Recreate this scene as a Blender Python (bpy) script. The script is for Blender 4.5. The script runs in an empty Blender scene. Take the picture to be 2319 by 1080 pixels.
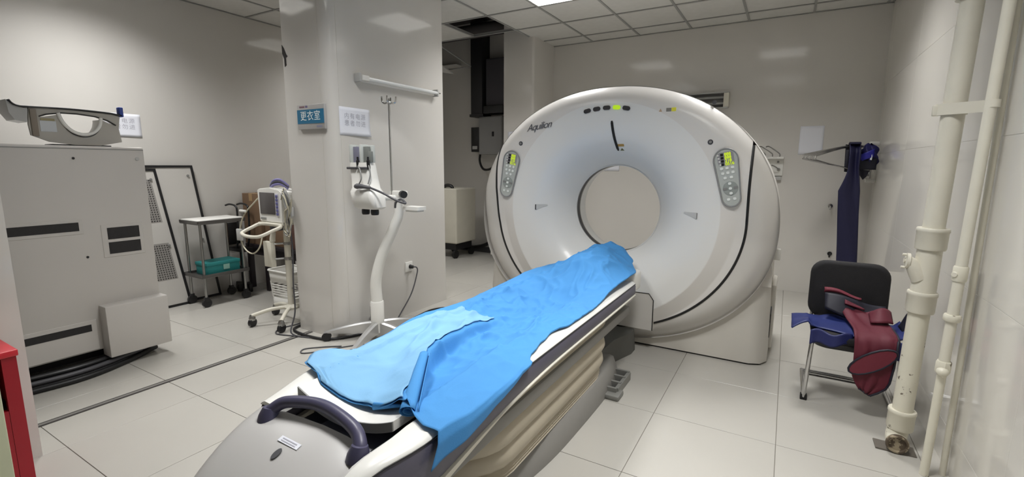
import bpy, bmesh, math, random
from mathutils import Vector, Matrix, noise as mnoise

# ------------------------------------------------------------------ camera, world, light, exposure
SC = bpy.context.scene
COL = SC.collection
random.seed(7)
V = Vector
H = 1.376                      # camera height; room frame: X along back wall, Y depth, Z up
RM = ((0.86418782, 0.08279185, -0.49631132),
      (0.50313867, -0.13128837, 0.85417495),
      (0.00555882, -0.987881, -0.15511359))
right = V((RM[0][0], RM[1][0], RM[2][0])); down = V((RM[0][1], RM[1][1], RM[2][1]))
fwd = V((RM[0][2], RM[1][2], RM[2][2]))
camd = bpy.data.cameras.new('camera')
camd.sensor_width = 36.0
camd.lens = 36.0 * 1067.0 / 2319.0
camd.clip_start = 0.02
cam = bpy.data.objects.new('camera', camd)
COL.objects.link(cam)
cam.matrix_world = Matrix(((right.x, -down.x, -fwd.x, 0), (right.y, -down.y, -fwd.y, 0), (right.z, -down.z, -fwd.z, H), (0, 0, 0, 1)))
SC.camera = cam

wd = bpy.data.worlds.new('world'); SC.world = wd
wd.use_nodes = True
wd.node_tree.nodes['Background'].inputs[0].default_value = (0.6, 0.62, 0.65, 1)
wd.node_tree.nodes['Background'].inputs[1].default_value = 0.0

SC.view_settings.view_transform = 'Standard'
SC.view_settings.look = 'None'
SC.view_settings.gamma = 1.0
SC.view_settings.use_curve_mapping = False
SC.view_settings.exposure = 0.04
SC.cycles.use_denoising = True
SC.cycles.max_bounces = 8
SC.cycles.diffuse_bounces = 5
SC.cycles.glossy_bounces = 4
SC.cycles.caustics_reflective = False
SC.cycles.caustics_refractive = False
SC.cycles.sample_clamp_indirect = 4.0

ZC = 2.92                      # ceiling height
LIGHT_W = 35.0                 # watts per ceiling troffer
LIGHT_SPREAD = 130.0
LIGHT_COL = (1.0, 0.995, 0.985)
# lit troffers: (cell x0, cell y0)
GX0, GXS, GY0, GYS = -2.29, 0.595, 4.42, 0.61
TROFFERS = [(0, -1, 0.97), (3, -1, 0.9), (0, -5, 1.0), (3, -5, 1.12), (-4, -5, 0.95), (-4, -1, 0.45)]   # grid cell index, power factor

# ------------------------------------------------------------------ helpers
ORG = {}

def lin(c):
    out = []
    for v in c:
        v = v / 255.0
        out.append(v / 12.92 if v <= 0.04045 else ((v + 0.055) / 1.055) ** 2.4)
    return tuple(out)

MATS = {}
def mat(name, col, rough=0.5, metal=0.0, var=0.0, vscale=4.0, bump=0.0, bscale=60.0, spec=0.5, coat=0.0,
        emit=0.0, trans=0.0, alpha=1.0, stain=None, sthr=0.62, sscale=9.0, sheen=0.0):
    if name in MATS: return MATS[name]
    m = bpy.data.materials.new(name); m.use_nodes = True
    nt = m.node_tree; b = nt.nodes['Principled BSDF']; L = nt.links
    c = lin(col)
    b.inputs['Base Color'].default_value = (*c, 1)
    b.inputs['Roughness'].default_value = rough
    b.inputs['Metallic'].default_value = metal
    b.inputs['Specular IOR Level'].default_value = spec
    b.inputs['Coat Weight'].default_value = coat
    b.inputs['Coat Roughness'].default_value = 0.08
    b.inputs['Transmission Weight'].default_value = trans
    b.inputs['Alpha'].default_value = alpha
    b.inputs['Sheen Weight'].default_value = sheen
    tc = nt.nodes.new('ShaderNodeTexCoord')
    src = None
    if var > 0:
        n = nt.nodes.new('ShaderNodeTexNoise'); n.inputs['Scale'].default_value = vscale; n.inputs['Detail'].default_value = 6
        L.new(tc.outputs['Object'], n.inputs['Vector'])
        mr = nt.nodes.new('ShaderNodeMapRange'); mr.inputs['From Min'].default_value = 0.3; mr.inputs['From Max'].default_value = 0.7
        mr.inputs['To Min'].default_value = 1 - var; mr.inputs['To Max'].default_value = 1 + var * 0.5
        L.new(n.outputs['Fac'], mr.inputs['Value'])
        mx = nt.nodes.new('ShaderNodeMix'); mx.data_type = 'RGBA'; mx.blend_type = 'MULTIPLY'; mx.inputs[0].default_value = 1.0
        mx.inputs[6].default_value = (*c, 1)
        L.new(mr.outputs[0], mx.inputs[7])
        src = mx.outputs[2]
    if stain:
        n2 = nt.nodes.new('ShaderNodeTexNoise'); n2.inputs['Scale'].default_value = sscale; n2.inputs['Detail'].default_value = 8
        n2.inputs['Roughness'].default_value = 0.65
        L.new(tc.outputs['Object'], n2.inputs['Vector'])
        cr = nt.nodes.new('ShaderNodeMapRange'); cr.inputs['From Min'].default_value = sthr; cr.inputs['From Max'].default_value = sthr + 0.02
        L.new(n2.outputs['Fac'], cr.inputs['Value'])
        m2 = nt.nodes.new('ShaderNodeMix'); m2.data_type = 'RGBA'
        L.new(cr.outputs[0], m2.inputs[0])
        if src: L.new(src, m2.inputs[6])
        else: m2.inputs[6].default_value = (*c, 1)
        m2.inputs[7].default_value = (*lin(stain), 1)
        src = m2.outputs[2]
    if src: L.new(src, b.inputs['Base Color'])
    if bump > 0:
        n3 = nt.nodes.new('ShaderNodeTexNoise'); n3.inputs['Scale'].default_value = bscale; n3.inputs['Detail'].default_value = 3
        L.new(tc.outputs['Object'], n3.inputs['Vector'])
        bp = nt.nodes.new('ShaderNodeBump'); bp.inputs['Strength'].default_value = bump; bp.inputs['Distance'].default_value = 0.004
        L.new(n3.outputs['Fac'], bp.inputs['Height']); L.new(bp.outputs[0], b.inputs['Normal'])
    if emit > 0:
        b.inputs['Emission Color'].default_value = (*c, 1); b.inputs['Emission Strength'].default_value = emit
    MATS[name] = m
    return m

def B(): return bmesh.new()

def box(bm, x0, x1, y0, y1, z0, z1, bev=0.0, seg=2, M=None):
    vs = [bm.verts.new(p) for p in ((x0, y0, z0), (x1, y0, z0), (x1, y1, z0), (x0, y1, z0), (x0, y0, z1), (x1, y0, z1), (x1, y1, z1), (x0, y1, z1))]
    if M is not None:
        for v in vs: v.co = M @ v.co
    fs = [bm.faces.new([vs[i] for i in f]) for f in ((3, 2, 1, 0), (4, 5, 6, 7), (0, 1, 5, 4), (1, 2, 6, 5), (2, 3, 7, 6), (3, 0, 4, 7))]
    if bev > 0:
        es = list({e for f in fs for e in f.edges})
        bmesh.ops.bevel(bm, geom=es, offset=bev, segments=seg, profile=0.5, affect='EDGES')
    return bm

def ring_pts(c, ax, r, n, r2=None, up=None):
    ax = V(ax).normalized()
    a = V(up) if up is not None else (V((0, 0, 1)) if abs(ax.z) < 0.9 else V((1, 0, 0)))
    u = ax.cross(a).normalized(); w = u.cross(ax).normalized()
    r2 = r if r2 is None else r2
    return [V(c) + u * (r * math.cos(2 * math.pi * i / n)) + w * (r2 * math.sin(2 * math.pi * i / n)) for i in range(n)]

def loft(bm, rings, closed=True, cap0=True, cap1=True):
    vr = [[bm.verts.new(p) for p in r] for r in rings]
    n = len(vr[0])
    for a, b in zip(vr, vr[1:]):
        for i in range(n if closed else n - 1):
            j = (i + 1) % n
            bm.faces.new((a[i], a[j], b[j], b[i]))
    if cap0 and closed: bm.faces.new(list(reversed(vr[0])))
    if cap1 and closed: bm.faces.new(vr[-1])
    return bm

def cyl(bm, p0, p1, r0, r1=None, n=20):
    r1 = r0 if r1 is None else r1
    ax = V(p1) - V(p0)
    return loft(bm, [ring_pts(p0, ax, r0, n), ring_pts(p1, ax, r1, n)])

def catmull(pts, k=6, closed=False):
    P = [V(p) for p in pts]; out = []
    n = len(P)
    for i in range(n if closed else n - 1):
        if closed: a, b, c, d = P[i - 1], P[i], P[(i + 1) % n], P[(i + 2) % n]
        else: a, b, c, d = P[max(i - 1, 0)], P[i], P[i + 1], P[min(i + 2, n - 1)]
        for j in range(k):
            t = j / k
            out.append(0.5 * ((2 * b) + (c - a) * t + (2 * a - 5 * b + 4 * c - d) * t * t + (3 * b - a - 3 * c + d) * t ** 3))
    if not closed: out.append(P[-1])
    return out

def tube(bm, pts, r, n=8, closed=False, r2=None):
    P = [V(p) for p in pts]; m = len(P)
    rr = r if isinstance(r, (list, tuple)) else [r] * m
    T = []
    for i in range(m):
        if closed: t = P[(i + 1) % m] - P[i - 1]
        else: t = P[min(i + 1, m - 1)] - P[max(i - 1, 0)]
        T.append(t.normalized() if t.length > 1e-9 else V((0, 0, 1)))
    u = T[0].orthogonal().normalized()
    rings = []
    for i in range(m):
        u = (u - T[i] * u.dot(T[i]))
        u = u.normalized() if u.length > 1e-6 else T[i].orthogonal().normalized()
        w = T[i].cross(u)
        q = 1.0 if r2 is None else r2 / r
        rings.append([P[i] + u * (rr[i] * math.cos(2 * math.pi * k / n)) + w * (rr[i] * q * math.sin(2 * math.pi * k / n)) for k in range(n)])
    if closed: rings.append(rings[0]); return loft(bm, rings, True, False, False)
    return loft(bm, rings)

def lathe(bm, prof, c=(0, 0, 0), ax=(0, 0, 1), n=28, cap=True):
    ax = V(ax).normalized()
    return loft(bm, [ring_pts(V(c) + ax * h, ax, max(r, 1e-4), n) for r, h in prof], True, cap, cap)

def prism(bm, poly, fn0, fn1):
    a = [bm.verts.new(fn0(p)) for p in poly]; b = [bm.verts.new(fn1(p)) for p in poly]
    n = len(poly)
    bm.faces.new(list(reversed(a))); bm.faces.new(b)
    for i in range(n):
        j = (i + 1) % n
        bm.faces.new((a[i], a[j], b[j], b[i]))
    return bm

def surf(bm, fn, nu, nv, closeu=False):
    g = [[bm.verts.new(fn(i / nu, j / nv)) for j in range(nv + 1)] for i in range(nu + (0 if closeu else 1))]
    for i in range(nu):
        k = (i + 1) % len(g)
        for j in range(nv):
            bm.faces.new((g[i][j], g[k][j], g[k][j + 1], g[i][j + 1]))
    return bm

def sphere(bm, c, r, sx=1, sy=1, sz=1, u=16, v=10):
    M = Matrix.Translation(V(c)) @ Matrix.Diagonal((r * sx, r * sy, r * sz, 1))
    bmesh.ops.create_uvsphere(bm, u_segments=u, v_segments=v, radius=1, matrix=M)
    return bm

def roundrect(w, h, r, n=5):
    pts = []
    for cx, cy, a0 in ((w / 2 - r, h / 2 - r, 0), (-w / 2 + r, h / 2 - r, 90), (-w / 2 + r, -h / 2 + r, 180), (w / 2 - r, -h / 2 + r, 270)):
        for i in range(n + 1):
            a = math.radians(a0 + 90 * i / n)
            pts.append((cx + r * math.cos(a), cy + r * math.sin(a)))
    return pts

def obj(name, bm, m, parent=None, smooth=40, org=None, solid=0.0, recalc=True):
    if recalc: bmesh.ops.recalc_face_normals(bm, faces=bm.faces)
    if parent is not None: o0 = ORG[parent.name]
    elif org is not None: o0 = V(org)
    else:
        xs = [v.co for v in bm.verts]
        o0 = V(((min(p.x for p in xs) + max(p.x for p in xs)) / 2, (min(p.y for p in xs) + max(p.y for p in xs)) / 2, min(p.z for p in xs)))
    for v in bm.verts: v.co -= o0
    me = bpy.data.meshes.new(name)
    bm.to_mesh(me); bm.free()
    if smooth:
        me.shade_smooth()
        me.set_sharp_from_angle(angle=math.radians(smooth))
    me.materials.append(m)
    o = bpy.data.objects.new(name, me); COL.objects.link(o)
    if parent is not None: o.parent = parent
    else: o.location = o0
    ORG[o.name] = o0
    if solid:
        md = o.modifiers.new('thickness', 'SOLIDIFY'); md.thickness = solid; md.offset = 0
    return o

def tag(o, label, cat, group=None):
    o['label'] = label; o['category'] = cat
    if group: o['group'] = group
    return o

def thing(name, label, cat, loc, group=None):
    o = bpy.data.objects.new(name, None); COL.objects.link(o)
    o.location = loc; o.empty_display_size = 0.1
    ORG[o.name] = V(loc)
    return tag(o, label, cat, group)

def struct(name, bm, m, parent=None, **k):
    o = obj(name, bm, m, parent, **k)
    if parent is None: o['kind'] = 'structure'
    return o

def sempty(name, loc):
    o = bpy.data.objects.new(name, None); COL.objects.link(o); o.location = loc; o['kind'] = 'structure'; ORG[o.name] = V(loc)
    return o

def inst(name, me, parent, loc, rot=None):
    o = bpy.data.objects.new(name, me); COL.objects.link(o)
    o.parent = parent; o.location = V(loc) - ORG[parent.name]
    if rot: o.rotation_euler = rot
    ORG[o.name] = V(loc)
    return o

def text(name, body, size, m, parent, c, ux, uy, n_off=0.001, space=1.0, shear=0.0, line=1.0, bold=0.0):
    cu = bpy.data.curves.new(name, 'FONT'); cu.body = body; cu.size = size; cu.align_x = 'CENTER'; cu.align_y = 'CENTER'
    cu.space_character = space; cu.shear = shear; cu.space_line = line; cu.offset = bold
    t = bpy.data.objects.new(name + '_tmp', cu); COL.objects.link(t)
    bpy.context.view_layer.update()
    me = bpy.data.meshes.new_from_object(t.evaluated_get(bpy.context.evaluated_depsgraph_get()))
    bpy.data.objects.remove(t); bpy.data.curves.remove(cu)
    ux = V(ux).normalized(); uy = V(uy).normalized(); nn = ux.cross(uy)
    o0 = ORG[parent.name]
    for v in me.vertices: v.co = V(c) + ux * v.co.x + uy * v.co.y + nn * n_off - o0
    me.materials.clear(); me.materials.append(m); me.name = name
    o = bpy.data.objects.new(name, me); COL.objects.link(o); o.parent = parent; ORG[o.name] = o0
    return o

# ------------------------------------------------------------------ materials
M_WALL = mat('wall_glazed_panel', (206, 203, 198), 0.10, var=0.03, vscale=1.5)
M_WALLR = mat('right_wall_lit_glaze', (216, 213, 206), 0.08, var=0.03, vscale=1.5)  # same glaze as the other walls, lightened to carry brighter light here
M_WALLJ = mat('wall_joint', (200, 197, 190), 0.4)
M_TILE = mat('floor_porcelain', (178, 175, 168), 0.25, var=0.03, vscale=2.0, bump=0.01, bscale=20)
M_GROUT = mat('floor_grout', (124, 120, 112), 0.9)
M_CEIL = mat('ceiling_mineral_tile', (205, 204, 200), 0.9, var=0.04, vscale=14, bump=0.15, bscale=160)
M_TBAR = mat('ceiling_tbar', (150, 150, 148), 0.5)
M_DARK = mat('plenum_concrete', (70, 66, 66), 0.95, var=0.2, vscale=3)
M_GAN = mat('gantry_plastic', (230, 230, 228), 0.3, var=0.01, vscale=2, coat=0.15)
M_GAN2 = mat('gantry_side_plastic', (206, 203, 198), 0.34, var=0.02, vscale=2)
M_PED = mat('pedestal_plastic', (204, 200, 192), 0.4, var=0.03, vscale=3)
M_BLK = mat('black_rubber', (14, 14, 15), 0.5)
M_BLKP = mat('black_plastic', (26, 26, 28), 0.4)
M_DGREY = mat('dark_grey_plastic', (70, 70, 74), 0.45)
M_GREY = mat('grey_plastic', (132, 132, 130), 0.45, var=0.05)
M_LGREY = mat('light_grey_plastic', (178, 178, 176), 0.4)
M_WHITE = mat('white_plastic', (226, 225, 220), 0.35, var=0.02)
M_IVORY = mat('ivory_paint', (214, 210, 196), 0.4, var=0.04, vscale=6)
M_PURP = mat('indigo_plastic', (70, 68, 92), 0.38)
M_BAND = mat('slate_violet_rail', (84, 82, 96), 0.42, var=0.04)
M_BEIGE = mat('beige_bellows', (182, 173, 155), 0.65, var=0.06, vscale=5)
M_BASE = mat('couch_base_grey', (128, 126, 122), 0.5, var=0.05)
M_CHROME = mat('chrome', (205, 205, 205), 0.12, 1.0)
M_STEEL = mat('brushed_steel', (170, 170, 168), 0.28, 1.0, var=0.05)
M_PAPER = mat('paper_white', (226, 228, 236), 0.8)
M_INK = mat('pale_ink', (176, 176, 186), 0.8)

# ------------------------------------------------------------------ room shell
XR, XL, YB, YA, YF, ZS = 0.735, -5.2, 5.96, 6.4, -1.6, 3.55

fl = sempty('floor', (0, 0, 0))
bm = B(); box(bm, XL - .1, XR + .1, YF - .1, YA + .1, -.06, -.004); obj('grout_bed', bm, M_GROUT, fl, 0)
bm = B(); box(bm, -.2985, .2985, -.2985, .2985, -.01, 0, .0007, 1)
tile_me = None
o = obj('floor_tile', bm, M_TILE, fl, 30, recalc=True); tile_me = o.data
bpy.data.objects.remove(o)
tx0, ty0 = 0.055, 1.94
for i in range(-9, 2):
    for j in range(-6, 8):
        x, y = tx0 + .6 * i + .3, ty0 + .6 * j + .3
        if x > XR + .3 or y > YA + .3: continue
        inst('floor_tile', tile_me, fl, (x, y, random.uniform(-.0006, 0)))
# sunk twin-line track between jamb and column
bm = B()
box(bm, -3.335, -3.322, .66, 2.395, -.001, .0022); box(bm, -3.300, -3.288, .66, 2.395, -.001, .0022)
obj('track_groove', bm, mat('track_dark', (52, 48, 46), 0.8), fl, 0)
bm = B(); box(bm, -3.322, -3.300, .66, 2.395, -.001, .0035)
obj('track_bar', bm, mat('track_metal', (150, 148, 144), 0.4, 0.6), fl, 0)

def wall(name, x0, x1, y0, y1, z0=0, z1=ZS, m=M_WALL, bev=0):
    bm = B(); box(bm, x0, x1, y0, y1, z0, z1, bev)
    return struct(name, bm, m, None, smooth=30)
wall('wall_back', -2.84, XR + .15, YB, YB + .6)
wall('wall_alcove', XL - .15, -2.84, YA, YA + .15)
wl = wall('wall_left', XL - .15, XL, YF - .15, YA + .15)
wall('wall_front', XL - .15, XR + .15, YF - .15, YF)
wall('wall_partition', -3.45, -2.95, YF, .655)
# right wall: backing and glazed tiles
wr = wall('wall_right', XR + .0015, XR + .15, YF - .15, YB + .15, 0, ZS, M_WALLJ)
bm = B(); box(bm, XR, XR + .02, -.5993, .5993, -.3293, .3293, .0006, 1)
o = obj('wall_tile', bm, M_WALLR, wr, 30); wt_me = o.data; 
for v in wt_me.vertices: v.co += ORG[wr.name]; v.co.x -= XR
bpy.data.objects.remove(o)
for i in range(-2, 6):
    for j in range(-1, 5):
        inst('wall_tile', wt_me, wr, (XR, -1.2 + 1.2 * (i + 1) + .35, .18 + .66 * j + .33))

# columns
def column(name, x0, x1, y0, y1, r):
    pts = [(x0, y1), (x0, y0)]
    for k in range(9):
        a = math.radians(-90 + 90 * k / 8)
        pts.append((x1 - r + r * math.cos(a), y0 + r + r * math.sin(a)))
    pts.append((x1, y1))
    bm = B(); prism(bm, pts, lambda p: (p[0], p[1], 0), lambda p: (p[0], p[1], ZS))
    return struct(name, bm, M_WALL, None, smooth=25)
c1 = column('wall_column', -3.45, -2.95, 2.40, 3.73, .085)
c2 = column('wall_pillar', -3.26, -2.83, 5.38, 6.4, .03)
bm = B(); box(bm, -3.042, -3.037, 2.3985, 2.41, 0, ZC); obj('corner_joint', bm, M_WALLJ, c1, 0)
bm = B(); box(bm, -2.96, -2.9485, 2.492, 2.4955, 0, ZC); obj('corner_joint', bm, M_WALLJ, c1, 0)
bm = B()
prism(bm, [(-3.452, 2.275), (-3.43, 2.25), (-3.405, 2.20), (-3.39, 2.185), (-3.412, 2.175), (-3.41, 2.12), (-3.43, 2.11), (-3.432, 2.17), (-3.452, 2.21)],
      lambda p: (p[0], 2.3975, p[1]), lambda p: (p[0], 2.403, p[1]))
obj('chipped_hole', bm, mat('chip_dark', (40, 36, 34), 0.9), c1, 0)

# ceiling: grid, tiles, slab above
ce = sempty('ceiling', (0, 0, ZC))
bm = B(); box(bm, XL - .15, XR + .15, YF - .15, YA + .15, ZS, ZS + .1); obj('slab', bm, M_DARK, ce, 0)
gx = [GX0 + GXS * k for k in range(-5, 6)]
gy = [GY0 + GYS * k for k in range(-10, 5)]
bm = B(); box(bm, -GXS / 2 + .006, GXS / 2 - .006, -GYS / 2 + .006, GYS / 2 - .006, .006, .02, .004, 1)
ORG['tmp'] = V((0, 0, 0))
o = obj('ceiling_tile', bm, M_CEIL, None, 30, org=(0, 0, 0)); ct_me = o.data; bpy.data.objects.remove(o)
lit = {(a, b) for a, b, _ in TROFFERS}
missing = {(-2, 0), (-2, 1), (-3, 1), (-4, 1), (-2, 2), (-3, 2), (-4, 2), (-5, 2), (-2, 3), (-3, 3), (-4, 3)}
for i in range(-6, 6):
    for j in range(-11, 5):
        if (i, j) in lit or (i, j) in missing: continue
        x, y = GX0 + GXS * (i + .5), GY0 + GYS * (j + .5)
        if x - GXS / 2 > XR - .03 or x + GXS / 2 < XL + .03 or y - GYS / 2 > YA or y + GYS / 2 < YF: continue
        if i >= -1 and y - GYS / 2 > YB - .02: continue
        t = inst('ceiling_tile', ct_me, ce, (x, y, ZC), (0, 0, math.pi * random.randint(0, 1)))
for k, x in enumerate(gx):
    if x < XL + .02 or x > XR - .02: continue
    y1 = YB if x > -2.84 else (4.42 + .61 * (1 if x > -3.6 else 1))
    if -3.0 < x < -2.84: y1 = 5.36
    bm = B(); box(bm, x - .011, x + .011, YF, y1, ZC - .001, ZC + .004); box(bm, x - .002, x + .002, YF, y1, ZC + .004, ZC + .03)
    obj('grid_runner', bm, M_TBAR, ce, 0)
for k, y in enumerate(gy):
    if y < YF + .02 or y > YB - .02: continue
    x0 = XL if y < 5.1 else -2.82
    bm = B(); box(bm, x0, XR, y - .011, y + .011, ZC - .0015, ZC + .003); box(bm, x0, XR, y - .002, y + .002, ZC + .003, ZC + .03)
    obj('cross_runner', bm, M_TBAR, ce, 0)
bm = B(); box(bm, -2.83, XR, YB - .02, YB, ZC - .002, ZC + .002); obj('wall_angle', bm, M_TBAR, ce, 0)
bm = B(); box(bm, XL, XL + .02, YF, 5.0, ZC - .002, ZC + .002); obj('wall_angle', bm, M_TBAR, ce, 0)
bm = B(); box(bm, XR - .02, XR, YF, YB, ZC - .002, ZC + .002); obj('wall_angle', bm, M_TBAR, ce, 0)
# sagging tile and loose runner over the alcove
Mx = Matrix.Translation((-4.62, 5.45, 2.80)) @ Matrix.Rotation(math.radians(-14), 4, 'X') @ Matrix.Rotation(math.radians(12), 4, 'Y')
bm = B(); box(bm, -.3, .3, -.3, .3, 0, .015, M=Mx); obj('ceiling_tile', bm, M_CEIL, ce, 0)
bm = B(); tube(bm, [(-4.05, 5.05, 2.9), (-4.0, 5.7, 2.74)], .008, 6); tube(bm, [(-4.0, 5.7, 2.735), (-4.9, 5.75, 2.74)], .008, 6)
obj('loose_runner', bm, M_TBAR, ce, 0)

# ceiling troffers (lamps)
M_EMIT = mat('lamp_panel', (255, 252, 245), 0.5, emit=1.3)
M_LOUV = mat('louvre_aluminium', (215, 215, 215), 0.25, 0.9)
for n, (i, j, pw) in enumerate(TROFFERS):
    x, y = GX0 + GXS * (i + .5), GY0 + GYS * (j + .5)
    place = ['between the column and the scanner', 'over the scanner by the pipe wall', 'over the foot of the couch beside the partition',
             'over the couch foot by the pipe wall', 'over the grey power cabinet', 'behind the column toward the alcove'][n]
    t = thing('ceiling_light', 'recessed square louvred ceiling light ' + place, 'light', (x, y, ZC), 'recessed ceiling lights')
    w, d = GXS / 2 - .013, GYS / 2 - .013
    bm = B()
    box(bm, x - w, x - w + .006, y - d, y + d, ZC, ZC + .1); box(bm, x + w - .006, x + w, y - d, y + d, ZC, ZC + .1)
    box(bm, x - w, x + w, y - d, y - d + .006, ZC, ZC + .1); box(bm, x - w, x + w, y + d - .006, y + d, ZC, ZC + .1)
    box(bm, x - w, x + w, y - d, y + d, ZC + .1, ZC + .106)
    obj('housing', bm, M_WHITE, t, 0)
    bm = B(); box(bm, x - w + .01, x + w - .01, y - d + .01, y + d - .01, ZC + .082, ZC + .085); obj('diffuser', bm, M_EMIT, t, 0)
    for k in range(1, 3):
        bm = B(); xx = x - w + 2 * w * k / 3; box(bm, xx - .002, xx + .002, y - d + .006, y + d - .006, ZC + .004, ZC + .04); obj('louvre_blade', bm, M_LOUV, t, 0)
    for k in range(1, 7):
        bm = B(); yy = y - d + 2 * d * k / 7; box(bm, x - w + .006, x + w - .006, yy - .001, yy + .001, ZC + .004, ZC + .03); obj('louvre_blade', bm, M_LOUV, t, 0)
    ld = bpy.data.lights.new('troffer_light', 'AREA'); ld.shape = 'RECTANGLE'; ld.size = 2 * w - .06; ld.size_y = 2 * d - .06
    ld.energy = LIGHT_W * pw; ld.color = LIGHT_COL; ld.spread = math.radians(LIGHT_SPREAD)
    lo = bpy.data.objects.new('troffer_light', ld); COL.objects.link(lo); lo.parent = t; lo.location = (0, 0, .078)

# ------------------------------------------------------------------ CT scanner gantry
CX, CZ = -1.172, 1.03
GF = 3.405                                  # front plane
def gan_out(x, z):                         # outline of the covers (<0 inside)
    b = 1.0 if z > .95 else .91
    return (abs(x - CX) / 1.15) ** 2.12 + (abs(z - .95) / b) ** 2.12 - 1
def gan_seam(x, z):
    if z > 1.0: return abs(x - CX) / .96 - 1
    return ((x - CX) / .96) ** 2 + ((z - 1.0) / .86) ** 2 - 1
def polar_r(fn, th):
    lo, hi = .3, 2.6
    c, s = math.cos(th), math.sin(th)
    for _ in range(36):
        m = (lo + hi) / 2
        if fn(CX + m * c, CZ + m * s) < 0: lo = m
        else: hi = m
    return lo
NTH = 192
ROUT = [polar_r(gan_out, 2 * math.pi * i / NTH) for i in range(NTH)]
RSEAM = [polar_r(gan_seam, 2 * math.pi * i / NTH) for i in range(NTH)]
def rout(th):
    f = (th / (2 * math.pi) * NTH) % NTH; i = int(f) % NTH; t = f - int(f)
    return ROUT[i] * (1 - t) + ROUT[(i + 1) % NTH] * t
def ysurf(x, z, extra=0.0):
    dx, dz = x - CX, z - CZ
    rho = math.hypot(dx, dz); th = math.atan2(dz, dx) % (2 * math.pi)
    y = GF
    t = min(max((rho - .35) / .40, 0), 1)
    y += .27 * (1 - t) ** 2.6
    low = min(max((1.18 - z) / .30, 0), 1)
    if rho > .80: y += .45 * (rho - .80) * low if rho < .90 else (.045 + .02 * (rho - .90)) * low
    d = max(rout(th) - rho, 0)
    if d < .15: y += .095 * (1 - d / .15) ** 2.2
    return y + extra
def gframe(x, z):
    e = .004
    p = V((x, ysurf(x, z), z))
    u = V((2 * e, ysurf(x + e, z) - ysurf(x - e, z), 0)).normalized()
    v = V((0, ysurf(x, z + e) - ysurf(x, z - e), 2 * e)).normalized()
    n = u.cross(v); n = -n if n.y > 0 else n
    return p, u, v, n.normalized()

g = thing('ct_scanner_gantry', 'large white ring-shaped CT scanner gantry with round bore and control panels', 'ct scanner', (CX, 3.9, 0))
SPL = [(.35 + .0, 0)]
def front_pt(i, s):
    th = 2 * math.pi * i / NTH
    rf = min(RSEAM[i % NTH] - .006, ROUT[i % NTH])
    r = .35 + .45 * (s / .6667) if s <= .6667 else .80 + (rf - .80) * (s - .6667) / .3333
    x, z = CX + r * math.cos(th), CZ + r * math.sin(th)
    return (x, ysurf(x, z), z)
ss = [k / 60 for k in range(61)]
bm = B()
vg = [[bm.verts.new(front_pt(i, s)) for s in ss] for i in range(NTH)]
for i in range(NTH):
    a, b = vg[i], vg[(i + 1) % NTH]
    for k in range(60): bm.faces.new((a[k], b[k], b[k + 1], a[k + 1]))
front = obj('front_cover', bm, M_GAN, g, 60, recalc=True)
front.data.materials.append(mat('front_trim_plastic', (223, 220, 216), 0.32, var=0.01, vscale=2))
for pl_ in front.data.polygons:
    if pl_.index % 60 >= 40: pl_.material_index = 1
# side covers, split at the bottom centre
def side_cover(sign):
    idx = []
    rng = range(0, NTH)
    for i in rng:
        th = 2 * math.pi * i / NTH
        dx = math.cos(th)
        if dx * sign < -1e-6: continue
        if RSEAM[i] + .012 < ROUT[i]: idx.append(i)
    idx.sort(key=lambda i: ((2 * math.pi * i / NTH + math.pi / 2) % (2 * math.pi)) * sign if sign > 0 else -((2 * math.pi * i / NTH + math.pi / 2) % (2 * math.pi)))
    bm = B()
    rows = []
    for i in idx:
        th = 2 * math.pi * i / NTH
        r0, r1 = RSEAM[i] + .007, ROUT[i]
        row = []
        for k in range(15):
            r = r0 + (r1 - r0) * k / 14
            x, z = CX + r * math.cos(th), CZ + r * math.sin(th)
            row.append(bm.verts.new((x, ysurf(x, z), z)))
        inn = bm.verts.new((row[0].co.x, row[0].co.y + .03, row[0].co.z))
        rows.append([inn] + row)
    for a, b in zip(rows, rows[1:]):
        for k in range(15): bm.faces.new((a[k], b[k], b[k + 1], a[k + 1]))
    return obj('side_cover', bm, M_GAN2, g, 60)
side_cover(1); side_cover(-1)
# seam gasket
bm = B()
pts = []
for i in range(NTH):
    j = (i + int(NTH * .25) + NTH // 2) % NTH
    j = (i + 3 * NTH // 4 - NTH // 2) % NTH
    if RSEAM[j] < ROUT[j]:
        pass
seq = [(NTH * 3 // 4 + k) % NTH for k in range(-NTH // 2, NTH // 2)]
pts = []
for j in seq:
    if RSEAM[j] + .012 < ROUT[j]:
        th = 2 * math.pi * j / NTH; x, z = CX + RSEAM[j] * math.cos(th), CZ + RSEAM[j] * math.sin(th)
        pts.append((x, ysurf(x, z) + .004, z))
tube(bm, pts, .0105, 6)
obj('seam_gasket', bm, M_BLK, g, 60)
# rear shell
bm = B()
out = []
for i in range(NTH):
    th = 2 * math.pi * i / NTH
    out.append((CX + ROUT[i] * math.cos(th), CZ + ROUT[i] * math.sin(th)))
def shell_ring(k, y): return [V((CX + (x - CX) * k, y, .95 + (z - .95) * k)) for x, z in out]
y0 = GF + .09
loft(bm, [shell_ring(1, y0), shell_ring(1.0, y0 + .25), shell_ring(.995, y0 + .55), shell_ring(.96, y0 + .70), [V((CX + .62 * math.cos(2 * math.pi * i / NTH), y0 + .74, CZ + .62 * math.sin(2 * math.pi * i / NTH))) for i in range(NTH)]], True, False, False)
obj('rear_shell', bm, M_GAN2, g, 50)
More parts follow.
